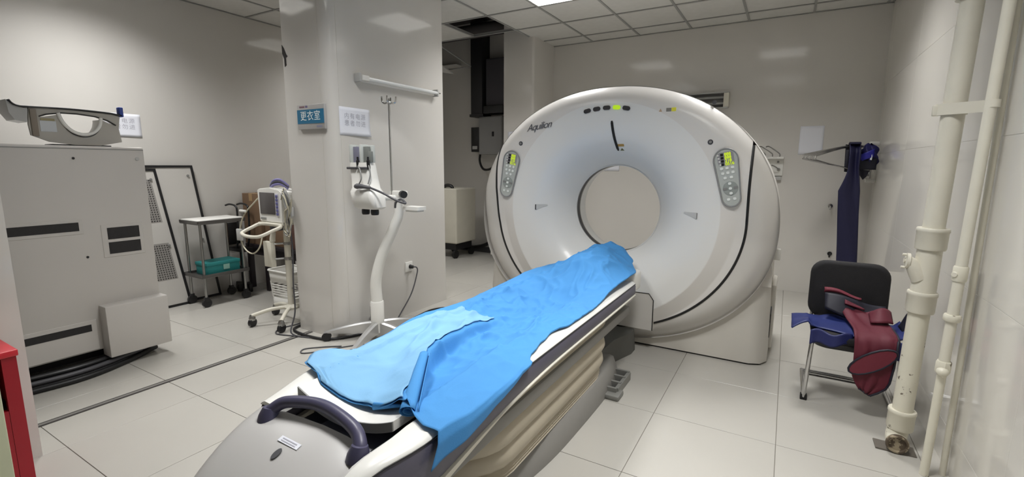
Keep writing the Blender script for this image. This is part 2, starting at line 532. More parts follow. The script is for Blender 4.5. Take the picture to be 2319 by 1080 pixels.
# bore
bm = B(); lathe(bm, [(.35, GF + .27), (.347, GF + .30), (.347, GF + .45), (.36, GF + .52), (.42, GF + .64), (.62, GF + .85)], (CX, 0, CZ), (0, 1, 0), 96, False)
bore = obj('bore_liner', bm, M_GAN, g, 60)
bm = B(); lathe(bm, [(.3445, GF + .300), (.3435, GF + .345)], (CX, 0, CZ), (0, 1, 0), 96, False); obj('scan_window', bm, M_DGREY, bore, 60)
bm = B(); lathe(bm, [(.350, GF + .266), (.342, GF + .274), (.344, GF + .290)], (CX, 0, CZ), (0, 1, 0), 96, False); obj('bore_lip', bm, M_GAN, bore, 60)
bm = B(); lathe(bm, [(.344, GF + .348), (.341, GF + .354), (.344, GF + .36)], (CX, 0, CZ), (0, 1, 0), 96, False); obj('window_band', bm, M_STEEL, bore, 60)
# pedestal
bm = B()
def ped(hw, z, yf, yb, ch): return [V(p) for p in ((CX - hw, yb, z), (CX - hw, yf + ch, z), (CX - hw + ch * .35, yf + ch * .3, z), (CX - hw + ch, yf, z), (CX + hw - ch, yf, z), (CX + hw - ch * .35, yf + ch * .3, z), (CX + hw, yf + ch, z), (CX + hw, yb, z))]
loft(bm, [ped(1.145, .012, 3.53, 4.3, .11), ped(1.14, .3, 3.535, 4.29, .11), ped(1.13, .58, 3.555, 4.27, .11)])
pd = obj('pedestal', bm, M_PED, g, 50)
bm = B(); loft(bm, [ped(1.135, 0, 3.54, 4.29, .11), ped(1.135, .013, 3.54, 4.29, .11)]); obj('kick_strip', bm, M_BLK, pd, 30)
for sg in (1, -1):
    bm = B(); prism(bm, [(.70, .56), (1.132, .56), (1.13, .66), (1.115, .78), (1.07, .90), (.95, .98), (.70, .98)], lambda p: (CX + sg * p[0], 3.575, p[1]), lambda p: (CX + sg * p[0], 4.25, p[1])); obj('pedestal_shoulder', bm, M_PED, pd, 40)
for zz in (.16, .27):
    bm = B(); prism(bm, [(3.72, zz), (3.80, zz + .03), (3.80, zz + .10), (3.72, zz + .06)], lambda p: (CX + 1.139, p[0], p[1]), lambda p: (CX + 1.1465, p[0], p[1])); obj('vent_slot', bm, M_BLKP, pd, 0)
bm = B(); box(bm, CX + 1.13, CX + 1.165, 3.84, 4.22, .04, .52, .012); obj('side_pod', bm, M_PED, pd, 40)
# couch docking panel
bm = B(); prism(bm, [(-.393, .17), (.393, .17), (.393, .40), (.36, .445), (-.36, .445), (-.393, .40)], lambda p: (CX + p[0], GF + .10, p[1]), lambda p: (CX + p[0], GF - .006, p[1]))
dk = obj('docking_panel', bm, M_GAN2, g, 0)
bm = B(); tube(bm, [(CX + .20, GF - .006, .445), (CX + .36, GF - .006, .447), (CX + .394, GF - .006, .40), (CX + .394, GF - .006, .17)], .0035, 6); obj('panel_seam', bm, M_BLK, dk, 0)

# things on the face
def plate(name, x, z, poly, m, parent, h=.003, rot=0.0):
    p, u, v, n = gframe(x, z)
    c, s = math.cos(rot), math.sin(rot)
    uu, vv = u * c + v * s, -u * s + v * c
    bm = B(); prism(bm, poly, lambda q: p + uu * q[0] + vv * q[1] - n * .004, lambda q: p + uu * q[0] + vv * q[1] + n * h)
    return obj(name, bm, m, parent, 35)
M_PILL = mat('dark_indicator', (58, 56, 58), 0.35); M_GRN = mat('green_indicator', (176, 214, 40), 0.3, emit=.55)
for k, (x, z, r) in enumerate(((-1.335, 1.772, .22), (-1.262, 1.783, .11), (-1.186, 1.788, .02), (-1.112, 1.787, -.08), (-1.040, 1.778, -.20))):
    plate('indicator_lamp', x, z, roundrect(.056, .030, .0145), M_GRN if k == 3 else M_PILL, g, .006, r)
def strip(name, pts, w, m, parent, off=.002):
    bm = B()
    P = []
    for x, z in pts:
        p, u, v, n = gframe(x, z); P.append((p + n * off, n))
    L, R = [], []
    for i, (p, n) in enumerate(P):
        t = (P[min(i + 1, len(P) - 1)][0] - P[max(i - 1, 0)][0]).normalized(); s = t.cross(n).normalized()
        ww = w / 2 * (.6 if i in (0, len(P) - 1) else 1)
        L.append(bm.verts.new(p + s * ww)); R.append(bm.verts.new(p - s * ww))
    for i in range(len(P) - 1): bm.faces.new((L[i], L[i + 1], R[i + 1], R[i]))
    return obj(name, bm, m, parent, 60, solid=.002)
strip('laser_slot', [(-1.146 + .022 * t - .006 * t * (1 - t), 1.695 - .210 * t) for t in [k / 14 for k in range(15)]], .019, M_BLK, g)
plate('warning_sticker', -1.095, 1.522, roundrect(.05, .022, .002), mat('amber_sticker', (176, 140, 70), 0.5), g, .001)
plate('warning_sticker', -1.092, 1.492, [(-.017, -.011), (.017, -.011), (0, .014)], mat('olive_sticker', (110, 112, 70), 0.5), g, .001)
plate('warning_sticker', -.745, 1.752, roundrect(.034, .024, .002), mat('grey_sticker', (128, 124, 118), 0.5), g, .001)
plate('warning_sticker', -.712, 1.753, roundrect(.03, .026, .002), mat('yellow_sticker', (232, 226, 60), 0.5), g, .001)
plate('warning_sticker', -.80, 1.751, [(-.011, -.01), (.011, -.01), (0, .012)], mat('tan_sticker', (186, 160, 132), 0.5), g, .001)
p, u, v, n = gframe(-1.735, 1.675)
text('logo_lettering', 'Aquilion', .076, mat('logo_grey', (84, 84, 88), 0.5), g, p + n * .003, u * .97 + v * .14, v, .001, .86, .35)
for x, z in ((-1.90, 1.545), (-.465, 1.53)):
    pl = plate('speaker_port', x, z, [(.017 * math.cos(a * .3927), .017 * math.sin(a * .3927)) for a in range(16)], M_DGREY, g, .003)
    plate('port_centre', x, z, [(.009 * math.cos(a * .3927), .009 * math.sin(a * .3927)) for a in range(16)], M_GREY, pl, .006)
for x, sg in ((-1.725, -1), (-.565, 1)):
    pk = plate('grip_pocket', x, 1.035, [(-.05 * sg, .014), (-.045 * sg, .022), (.045 * sg, .022), (.045 * sg, -.022)], mat('pocket_grey', (196, 196, 194), 0.5), g, .002)
    plate('pocket_slot', x + sg * .042, 1.034, roundrect(.012, .044, .003), M_BLKP if sg < 0 else M_GREY, pk, .004)
bm = B(); pp, uu_, vv_, nn_ = gframe(-.47, 1.895 - .1); lathe(bm, [(.014, -.004), (.014, .004), (.008, .006)], pp, nn_, 16); obj('cover_screw', bm, M_DGREY, g, 40)

def control_panel(sg):
    xc, zc = CX + sg * .835, 1.29
    rot = -sg * .22 * -1
    rot = sg * .20
    def capsule(k, kw=1.0):
        pts = []
        r1, r2, Lh = .072 * k * kw, .055 * k * kw, .125
        for i in range(13):
            a = math.pi * i / 12; pts.append((r1 * math.cos(a), Lh + r1 * math.sin(a)))
        for i in range(13):
            a = math.pi + math.pi * i / 12; pts.append((r2 * math.cos(a), -Lh + r2 * math.sin(a)))
        return pts
    cp = plate('control_panel', xc, zc, capsule(1.0), mat('panel_grey', (182, 186, 182), 0.4), g, .010, rot)
    p, u, v, n = gframe(xc, zc); c, s = math.cos(rot), math.sin(rot); p = p + n * .008
    uu, vv = u * c + v * s, -u * s + v * c
    bm = B(); tube(bm, [p + uu * a + vv * b + n * .003 for a, b in capsule(1.03)], .005, 6, True); obj('panel_rim', bm, mat('rim_grey', (142, 142, 142), 0.45), cp, 60)
    def sub(name, a, b, poly, m, h=.006):
        bm = B(); q = p + uu * a + vv * b
        prism(bm, poly, lambda t: q + uu * t[0] + vv * t[1], lambda t: q + uu * t[0] + vv * t[1] + n * h)
        return obj(name, bm, m, cp, 35)
    sub('display_window', .0, .135, roundrect(.10, .085, .02), mat('display_grey', (150, 148, 152), 0.3), .003)
    rows = ('888', '888', '218', '0516')
    Mg = mat('green_digits', (190, 215, 30), 0.4, emit=.7)
    for k, tx in enumerate(rows):
        b = .162 - .021 * k
        sub('digit_block', -.021 - .002 * (k == 3), b, roundrect(.018, .017, .002), M_BLK, .0045)
        text('digit_row', tx, .027, Mg, cp, p + uu * (.014 + (.006 if k == 3 else 0)) + vv * b + n * .0045, uu, vv, .0005, 1.0, bold=.0005)
        sub('row_key', -.045 + .003 * k, b, roundrect(.011, .010, .003), M_WHITE)
    Mk = mat('key_white', (232, 236, 232), 0.3)
    for a, b in ((-.033, .073), (0, .073), (.033, .073), (-.030, .041), (.001, .041), (.032, .041), (-.020, .010), (.018, .010), (-.017, -.132), (.020, -.132)):
        sub('panel_key', a, b, roundrect(.019, .017, .006), Mk)
    dp = sub('arrow_pad', .003, -.062, [(.046 * math.cos(i * .2618), .046 * math.sin(i * .2618)) for i in range(24)], mat('pad_grey', (150, 156, 152), 0.4), .004)
    for a, b in ((.003, -.030), (.003, -.062), (.003, -.094)): sub('arrow_key', a, b, roundrect(.019, .017, .007), Mk, .009)
    for a in (-.029, .035): sub('arrow_key', a, -.062, roundrect(.026, .016, .004), M_GREY, .006)
control_panel(1); control_panel(-1)
# side hook on the right cover
bm = B(); box(bm, CX + 1.13, CX + 1.17, 3.75, 3.79, .72, .80, .006); obj('side_latch', bm, M_WHITE, g, 40)

# ------------------------------------------------------------------ patient couch
CC = -1.165
cc = thing('ct_patient_couch', 'long CT patient couch with cradle top, slate side rails and beige pleated skirt', 'patient couch', (CC, 1.9, 0))
def boat(hw, y0, y1, z, taper=.55, n=10):
    R = [(CC + hw * taper * .55, y0), (CC + hw * (taper + .12), y0 + .12), (CC + hw * .93, y0 + .55), (CC + hw, y0 + .95), (CC + hw, y1 - .25), (CC + hw * .85, y1)]
    R = [tuple(q)[:2] for q in catmull([(a, b, 0) for a, b in R], 5)]
    L = [(2 * CC - a, b) for a, b in reversed(R)]
    return [V((a, b, z)) for a, b in R + L]
bm = B(); loft(bm, [boat(.325, 1.22, 2.95, 0), boat(.325, 1.22, 2.95, .03), boat(.30, 1.26, 2.92, .12), boat(.28, 1.30, 2.9, .135)])
bs = obj('base', bm, M_BASE, cc, 45)
# bellows
def bell(hw, y0, y1, z, r):
    pts = roundrect(2 * hw, y1 - y0, r, 6)
    return [V((CC + a, (y0 + y1) / 2 + b, z)) for a, b in pts]
bm = B(); rings = []
prof = [(.125, 0), (.133, .010), (.141, .002), (.149, .010), (.157, .002), (.165, .011), (.175, .002)]
for z, o_ in prof: rings.append(bell(.280 + o_, 1.30 - o_, 2.74 + o_, z, .24))
for k in range(3):
    zb = .178 + .098 * k
    for t in range(1, 11):
        a = t / 10
        bulge = .022 * math.sin(math.pi * a) ** .7
        rings.append(bell(.280 + bulge + .008 * (k + a), 1.30 - .045 * (k + a) - bulge, 2.74 + bulge, zb + .098 * a, .24))
loft(bm, rings, True, False, True)
obj('pleated_skirt', bm, M_BEIGE, cc, 60)
# rails
def rail_z(y): return .612 - .45 * (max(.82 - y, 0) / .4) ** 2.0
def rail_s(y, sg):
    z = rail_z(y)
    if sg < 0:
        t = min(max((1.12 - y) / .25, 0), 1); z -= .045 * t * t * (3 - 2 * t)
    return z
def hwf(y): return .352 - .15 * (max(.95 - y, 0) / .45) ** 1.7
for sg in (1, -1):
    ys = [.50 + (3.03 - .50) * k / 60 for k in range(61)]
    def low(y):
        if y > 1.9: return .53
        return .53 - .07 * min((1.9 - y) / .9, 1) ** 2
    bm = B(); rings = []
    for y in ys:
        xo = CC + sg * hwf(y)
        zt = rail_s(y, sg) - .012; zl = min(low(y), zt - .03)
        rings.append([V((xo - sg * .03, y, zl)), V((xo - sg * .004, y, zl)), V((xo, y, zl + .01)), V((xo, y, zt - .012)), V((xo - sg * .008, y, zt)), V((xo - sg * .03, y, zt))])
    if sg < 0: rings = [r_ for r_ in rings if r_[0].y > .862]
    loft(bm, rings)
    rl = obj('side_rail', bm, M_BAND, cc, 40)
    bm = B(); rings = []
    for y in ys:
        zt = rail_s(y, sg); xo = CC + sg * hwf(y); q = 1 if y > .95 else max(1 - (.95 - y) / .5, .3)
        rings.append([V((xo - sg * .002, y, zt - .012)), V((xo - sg * .004, y, zt - .006)), V((xo - sg * .022, y, zt + .003)), V((xo - sg * .09 * q, y, zt + .0)), V((xo - sg * .106 * q, y, zt - .004)), V((xo - sg * .111 * q, y, zt - .03)), V((xo - sg * .03, y, zt - .03))])
    if sg < 0: rings = [r_ for r_ in rings if r_[0].y > .862]
    loft(bm, rings); obj('rail_cap', bm, M_WHITE, rl, 50)
    bm = B(); tube(bm, [(CC + sg * hwf(y) - sg * .002, y, rail_s(y, sg) - .012) for y in ys if sg > 0 or y > .862], .0025, 6); obj('rail_seam', bm, M_BLK, rl, 60)
    bm = B(); rings = []
    for y in ys:
        zl = low(y); zl = min(zl, rail_s(y, sg) - .045); xo = CC + sg * hwf(y)
        rings.append([V((xo - sg * .05, y, zl - .020)), V((xo - sg * .02, y, zl - .022 - .06 * max(1.35 - y, 0))), V((xo - sg * .002, y, zl - .016 - .05 * max(1.35 - y, 0))), V((xo + sg * .004, y, zl - .004)), V((xo - sg * .004, y, zl + .003)), V((xo - sg * .05, y, zl + .003))])
    if sg < 0: rings = [r_ for r_ in rings if r_[0].y > .862]
    loft(bm, rings); obj('rail_lip', bm, M_IVORY, rl, 50)
# frame between the rails, black deck
bm = B(); box(bm, CC - .33, CC + .33, 1.05, 3.0, .40, .458, .01); obj('lift_frame', bm, M_BASE, cc, 30)
bm = B(); box(bm, CC - .225, CC + .225, .80, 3.02, .46, .500); obj('deck', bm, mat('deck_dark', (34, 36, 46), 0.45), cc, 0)
bm = B(); box(bm, CC - .13, CC + .13, .90, 1.3, .500, .508, .003); obj('deck_plate', bm, mat('deck_plate', (72, 74, 86), 0.4), cc, 30)
# foot end cover
def ec_top(y): return .574 - .26 * max((.93 - y) / .5, 0) ** 2.0
bm = B(); rings = []
for k in range(17):
    y = .868 - .44 * k / 16
    zt = ec_top(y); hw = .218; hl = .362 - .09 * (max(.95 - y, 0) / .45) ** 1.7
    rings.append([V((CC - hl, y, .16)), V((CC - hl, y, zt - .075))] + [V((CC - hl + .085 * (1 - math.cos(a)), y, zt - .075 + .075 * math.sin(a))) for a in (.3, .6, .9, 1.2, 1.57)] +
                 [V((CC - .10, y, zt + .010)), V((CC, y, zt + .014)), V((CC + .10, y, zt + .010))] +
                 [V((CC + hw - .05 * (1 - math.cos(a)), y, zt - .05 + .05 * math.sin(a))) for a in (1.57, 1.2, .8, .4)] + [V((CC + hw, y, zt - .05)), V((CC + hw, y, .16))])
loft(bm, rings)
ec = obj('foot_end_cover', bm, mat('foot_cover_plastic', (182, 180, 178), 0.35, var=.02), cc, 45)
for sg in (1,):
    bm = B(); rings = []
    for k in range(13):
        y = .98 - .48 * k / 12; zt = rail_z(y) - (.03 if sg > 0 else .008); xo = CC + sg * (hwf(y) - (.006 if sg > 0 else 0)); xi = CC + sg * min(.222, hwf(y) - .06)
        e = .012 if sg > 0 else .055
        rings.append([V((xi, y, .16)), V((xi, y, zt)), V((xo - sg * e, y, zt))] + [V((xo - sg * e * (1 - math.sin(a)), y, zt - e * (1 - math.cos(a)))) for a in (.4, .8, 1.2, 1.57)] + [V((xo, y, .16))])
    loft(bm, rings); obj('foot_side_cover', bm, mat('foot_cover_plastic', (182, 180, 178), 0.35), cc, 45)
    bm = B(); tube(bm, [(CC + sg * .2205, .866 - .02 * k, ec_top(.866 - .02 * k) - .004) for k in range(20)], .003, 6); obj('cover_seam', bm, M_BLK, ec, 60)
# handle arch
bm = B()
hp = catmull([(-1.392, .825, .565), (-1.384, .845, .588), (-1.335, .868, .615), (-1.19, .885, .634), (-1.045, .872, .616), (-.99, .85, .59), (-.98, .83, .565)], 8)
tube(bm, hp, [.022 - .003 * math.sin(math.pi * i / (len(hp) - 1)) for i in range(len(hp))], 14)
obj('push_handle', bm, M_PURP, cc, 60)
for x in (-1.392, -.98):
    bm = B(); lathe(bm, [(.034, 0), (.032, .02), (.023, .045)], (x, .83, .55), (0, .25, 1), 20); obj('handle_boot', bm, M_PURP, cc, 50)
# label and badge on the foot end cover
def ecp(x, y): return V((x, y, ec_top(y) + .014 - .04 * ((x - CC) / .2) ** 2 * .3 + .001))
bm = B(); q = [ecp(-1.252, .787), ecp(-1.158, .783), ecp(-1.158, .765), ecp(-1.252, .769)]
prism(bm, q, lambda t: t, lambda t: t + V((0, 0, .0015))); lb = obj('rating_label', bm, M_PAPER, ec, 0)
for dy in (0, -.007):
    bm = B(); prism(bm, [ecp(-1.24, .782 + dy), ecp(-1.172, .779 + dy), ecp(-1.172, .776 + dy), ecp(-1.24, .779 + dy)], lambda t: t + V((0, 0, .0014)), lambda t: t + V((0, 0, .002))); obj('print_line', bm, M_INK, ec, 0)
bm = B(); prism(bm, [ecp(-1.207 + .011 * math.cos(a * .4488), .735 + .017 * math.sin(a * .4488)) for a in range(14)], lambda t: t, lambda t: t + V((0, 0, .003))); obj('oval_badge', bm, M_DGREY, ec, 0)
# cradle top (curved pallet)
PC, PH = -1.187, .222
def pal_z(dx): return .530 + .050 * (dx / PH) ** 2
bm = B()
def pal(u, v):
    return None
rings = []
ny = 40
for k in range(ny + 1):
    y = .957 + (3.22 - .957) * k / ny
    top = [V((PC - PH + 2 * PH * i / 20, y, pal_z(-PH + 2 * PH * i / 20) + .032)) for i in range(21)]
    bot = [V((PC + PH - 2 * PH * i / 20, y, pal_z(PH - 2 * PH * i / 20))) for i in range(21)]
    rings.append(top + bot)
loft(bm, rings, True, False, True)
pt = obj('cradle_top', bm, M_WHITE, cc, 40)
bm = B()
loft(bm, [[V((p.x, .952, p.z)) for p in rings[0]], [V((p.x, .957, p.z)) for p in rings[0]]]); obj('cradle_end_trim', bm, mat('cradle_edge', (128, 128, 124), 0.5), pt, 40)
# head-end bracket beside the gantry
bm = B(); box(bm, CC - .30, CC + .30, 3.0, 3.20, .44, .60, .02); obj('head_bracket', bm, M_LGREY, cc, 40)
bm = B(); box(bm, CC + .22, CC + .335, 3.06, 3.24, .52, .66, .025, 3); obj('bracket_corner', bm, M_WHITE, cc, 40)
# floor link to the gantry and pedal
bm = B(); prism(bm, [(-.33, 2.8), (.20, 2.8), (.21, 3.1), (.27, 3.3), (.27, 3.40), (-.33, 3.40)], lambda p: (CC + p[0], p[1], 0), lambda p: (CC + p[0] * .95, p[1], .16)); obj('floor_link', bm, mat('link_grey', (92, 92, 88), 0.55, var=.06), cc, 30)
bm = B()
box(bm, -.91, -.885, 2.58, 2.90, .0, .055); box(bm, -.80, -.778, 2.62, 2.88, .0, .05)
for y in (2.60, 2.69, 2.78, 2.87): box(bm, -.90, -.785, y, y + .018, .02, .055)
pdl = obj('pedal_frame', bm, mat('pedal_grey', (120, 120, 116), 0.45), cc, 30)
bm = B(); box(bm, -.89, -.79, 2.60, 2.88, 0, .012); obj('pedal_tray', bm, M_BLKP, pdl, 0)
bm = B(); box(bm, -.865, -.755, 2.55, 2.66, 0, .03, .008); obj('pedal_pad', bm, mat('pedal_grey', (120, 120, 116), 0.45), pdl, 30)
# ------------------------------------------------------------------ blue drape on the couch
def lerp_tab(tab, y):
    if y <= tab[0][0]: return tab[0][1]
    for (a, p), (b, q) in zip(tab, tab[1:]):
        if y <= b:
            t = (y - a) / (b - a); t = t * t * (3 - 2 * t); return p + (q - p) * t
    return tab[-1][1]
EL = [(1.0, -1.30), (1.03, -1.40), (1.07, -1.53), (1.14, -1.575), (1.24, -1.47), (1.4, -1.475), (1.8, -1.52), (2.3, -1.55), (2.7, -1.50), (3.0, -1.45), (3.25, -1.36), (3.42, -1.22)]
ER = [(1.0, -.80), (1.1, -.78), (1.3, -.785), (1.5, -.80), (1.61, -.835), (1.75, -.858), (1.86, -.872), (2.0, -.838), (2.25, -.832), (2.6, -.845), (3.05, -.825), (3.25, -.90), (3.42, -1.0)]
FOLD = [(.96, -.93), (1.1, -1.03), (1.25, -1.115), (1.42, -1.185), (1.6, -1.21), (1.81, -1.22), (2.1, -1.20)]
FAMP = [(.96, .030), (1.15, .05), (1.42, .070), (1.7, .052), (1.95, .018), (2.15, 0.0)]
def bed_z(x, y):
    dx = abs(x - CC)
    dp = abs(x - PC)
    if dp < PH: return pal_z(dp) + .036
    return .626
def sheet(u, v):
    y0 = .965 + .055 * min(max((.80 - v) / .2, 0), 1) if True else 0
    y = y0 + (3.42 - y0) * u
    xl, xr = lerp_tab(EL, y), lerp_tab(ER, y)
    vv = min(v / .90, 1.0); hang = max(v - .90, 0) / .10
    x = xl + (xr - xl) * vv
    D = .088 * max(1 - (y - .965) / .62, 0) ** 1.5
    z = max(bed_z(x, y), .57)
    k = min(max((y - 2.35) / .6, 0), 1); k = k * k * (3 - 2 * k)
    dx = (x - CC)
    head = .655 + .165 * math.exp(-((dx - .06) / .19) ** 2)
    z = z * (1 - k * .9) + max(head, z) * k * .9
    if y > 3.30: z -= (y - 3.30) * .15
    if x < CC - .26:
        q = min((CC - .26 - x) / .1, 1)
        zo = z; q2 = min((CC - .26 - x) / .07, 1); q2 = q2 * q2 * (3 - 2 * q2)
        z = .627 + q * (.022 * math.sin(y * 5.0) + (.022 if y < 1.25 else 0)) - .1 * max(CC - .34 - x, 0) + k * .05 * (1 - q)
        z = zo * (1 - q2) + z * q2
    n1 = mnoise.noise(V((x * 3.2, y * 2.1, 1.7)))
    n2 = 1 - abs(mnoise.noise(V((x * 6.0 + y * 2.0, y * 4.5 - x * 2.0, 5.1)))) * 2.4
    n3 = 1 - abs(mnoise.noise(V((x * 7 - y * 3.0, y * 6.0 + x * 3, 9.4)))) * 2.2
    n4 = 1 - abs(mnoise.noise(V((x * 2 + y * 7, y * 2.0 - x * 8, 3.3)))) * 2.6
    amp = (.30 + .70 * min(max((y - 1.15) / .6, 0), 1)) * (1 - .75 * max(vv - .8, 0) / .2) * min(vv / .22 + .12, 1)
    z += amp * (.010 * n1 + .018 * max(n2, 0) ** 2.3 + .010 * max(n3, 0) ** 2.5 + .014 * max(n4, 0) ** 2.5)
    x += .012 * min(hang * 3, 1) * (1 if D > .002 else 0); z -= (D + .006) * hang; y -= D * .55 * hang
    d = x - lerp_tab(FOLD, y); A = lerp_tab(FAMP, y)
    z += A * (math.exp(-(d / .13) ** 2) if d < 0 else math.exp(-(d / .020) ** 2))
    return V((x, y, z))
bm = B(); surf(bm, sheet, 240, 130)
# hanging corner over the near right rail: push the outermost columns down
M_SHEET = mat('blue_nonwoven', (63, 136, 198), 0.8, var=.05, vscale=5, bump=.12, bscale=220)
M_SHEET2 = mat('blue_nonwoven_reverse', (120, 170, 208), 0.8, var=.04, vscale=5, bump=.12, bscale=220)
sh = obj('disposable_sheet', bm, M_SHEET, None, 75, org=(CC, 2.1, .6), solid=.0012)
tag(sh, 'crumpled bright blue disposable sheet spread along the scanner couch', 'sheet')
bm = B()
def overlay(u, v):
    y = 1.025 + .91 * u
    xl, xr = lerp_tab(EL, y), lerp_tab(ER, y); xc = lerp_tab(FOLD, y) - .012
    xa = xl + .012 + .20 * max(u - .55, 0) ** 1.2; x = xa + (xc - xa) * v
    vv = (x - xl) / (xr - xl); y0 = .965 + .055 * min(max((.80 - vv * .9) / .2, 0), 1)
    p = sheet(max((y - y0) / (3.42 - y0), 0), vv * .90)
    return p + V((0, 0, .007))
surf(bm, overlay, 70, 40); obj('turned_layer', bm, M_SHEET2, sh, 75, solid=.001)
# rolled edge: spiral swept along a line
bm = B(); rings = []
a0, a1 = V((-.945, 1.0, .630)), V((-1.135, 1.30, .668))
ax = (a1 - a0).normalized(); s_ = ax.cross(V((0, 0, 1))).normalized(); t_ = s_.cross(ax)
for k in range(13):
    c = a0 + (a1 - a0) * (k / 12); sc = 1 - .35 * k / 12
    rings.append([c + (s_ * math.cos(q * .45) + t_ * math.sin(q * .45) * .62) * (.010 + .00085 * q) * sc for q in range(30)])
loft(bm, rings, False); obj('rolled_edge', bm, M_SHEET, sh, 75, solid=.001)
bm = B(); rings = []
for k in range(9):
    c = V((-1.115 + .13 * k / 8, 1.022 + .004 * k, .578 + .004 * k)); r = .014 * (1 - k / 9.5)
    rings.append([c + V((0, r * .6 * math.cos(q * .5236), r * .8 + r * math.sin(q * .5236))) for q in range(12)])
loft(bm, rings); obj('curled_hem', bm, M_SHEET, sh, 75)

# ------------------------------------------------------------------ injector stand beside the column
iv = thing('contrast_injector_stand', 'white contrast injector with twin syringes on a bent column and chrome star base', 'injector', (-2.72, 2.57, 0))
C0 = V((-2.72, 2.57, 0))
def arm_leg(ang, L=.34):
    d = V((math.cos(ang), math.sin(ang), 0)); s = V((-d.y, d.x, 0))
    bm = B(); rings = []
    for k in range(9):
        t = k / 8; p = C0 + d * (.03 + L * t); zt = .15 - .075 * t ** 1.5; zb = .055 + .01 * t; w = .026 - .010 * t
        rings.append([p + s * w + V((0, 0, zb)), p - s * w + V((0, 0, zb)), p - s * w + V((0, 0, zt - .01)), p - s * w * .5 + V((0, 0, zt)), p + s * w * .5 + V((0, 0, zt)), p + s * w + V((0, 0, zt - .01))])
    loft(bm, rings); lg = obj('leg', bm, mat('satin_steel', (205, 205, 205), .3, .85), iv, 35)
    e = C0 + d * (L + .015)
    bm = B(); cyl(bm, e + s * -.022 + V((0, 0, .033)), e + s * .022 + V((0, 0, .033)), .033, n=18); cyl(bm, e + V((0, 0, .04)), e + V((0, 0, .075)), .012); obj('caster', bm, M_BLKP, lg, 40)
for a in (216, 288, 0, 72, 144): arm_leg(math.radians(a + 2), .38)
sd = V((.80, .45, 0))
colp = catmull([C0 + V((0, 0, .09)), C0 + V((0, 0, .30)), C0 + sd * .0 + V((0, 0, .48)), C0 + sd * .06 + V((0, 0, .68)), C0 + sd * .17 + V((0, 0, .90)), C0 + sd * .21 + V((0, 0, 1.0)), C0 + sd * .215 + V((0, 0, 1.14))], 6)
bm = B(); tube(bm, colp, [.046 - .012 * (i / len(colp)) for i in range(len(colp))], 18); obj('column', bm, M_WHITE, iv, 60)
bm = B(); lathe(bm, [(.05, .06), (.052, .10), (.052, .30), (.048, .31)], C0, (0, 0, 1), 24); obj('column_sleeve', bm, M_WHITE, iv, 40)
bm = B(); box(bm, C0.x - .058, C0.x - .048, C0.y - .02, C0.y + .02, .14, .26); obj('sleeve_port', bm, M_BLKP, iv, 0)
CT = C0 + sd * .215
PB = C0 + sd * .16
bm = B(); cyl(bm, PB + V((0, 0, 1.10)), PB + V((0, 0, 1.85)), .008, n=10); obj('drip_pole', bm, M_CHROME, iv, 60)
for a in (30, 120, 210, 300):
    d = V((math.cos(math.radians(a)), math.sin(math.radians(a)), 0))
    bm = B(); tube(bm, catmull([PB + V((0, 0, 1.83)), PB + d * .03 + V((0, 0, 1.815)), PB + d * .05 + V((0, 0, 1.83)), PB + d * .052 + V((0, 0, 1.865))], 4), .006, 6); obj('hook', bm, M_CHROME, iv, 60)
bm = B(); box(bm, PB.x - .02, CT.x + .07, CT.y - .03, CT.y + .03, 1.13, 1.175, .008); obj('pole_clamp', bm, M_WHITE, iv, 40)
bm = B(); cyl(bm, (CT.x + .065, CT.y - .03, 1.152), (CT.x + .105, CT.y - .055, 1.152), .028, n=12); obj('clamp_knob', bm, M_BLKP, iv, 40)
bm = B(); prism(bm, [(p[0] + CT.x + .13, p[1] + CT.y + .03) for p in roundrect(.16, .10, .02)], lambda p: (p[0], p[1], 1.035), lambda p: (p[0], p[1], 1.06)); tr = obj('side_tray', bm, M_WHITE, iv, 40)
bm = B(); prism(bm, [(p[0] + CT.x + .13, p[1] + CT.y + .03) for p in roundrect(.13, .08, .02)], lambda p: (p[0], p[1], 1.022), lambda p: (p[0], p[1], 1.036)); obj('tray_bracket', bm, M_WHITE, tr, 40)
# injector head, facing -Y and leaning a little
HX, HY = -2.715, 2.50
def head_ring(z, w0, w1, d):
    return [V((HX + a * 1.0, HY + b, z)) for a, b in roundrect(w0, d, min(w0, d) * .28, 5)]
bm = B(); rings = []
for z, w, d, ox, oy in ((1.045, .20, .10, .04, .0), (1.06, .24, .13, .04, .0), (1.12, .245, .15, .035, -.01), (1.17, .235, .15, .02, -.01), (1.20, .21, .12, .005, .0), (1.28, .205, .105, -.012, .005), (1.36, .20, .10, -.03, .01), (1.385, .19, .09, -.033, .01)):
    rings.append([V((HX + ox + a, HY + oy + b, z)) for a, b in roundrect(w, d, min(w, d) * .28, 5)])
loft(bm, rings); hd = obj('injector_head', bm, M_WHITE, iv, 50)
bm = B(); cyl(bm, (HX + .10, HY + .02, 1.13), CT + V((0, 0, 1.12)), .022, n=14); obj('head_mount', bm, M_WHITE, iv, 50)
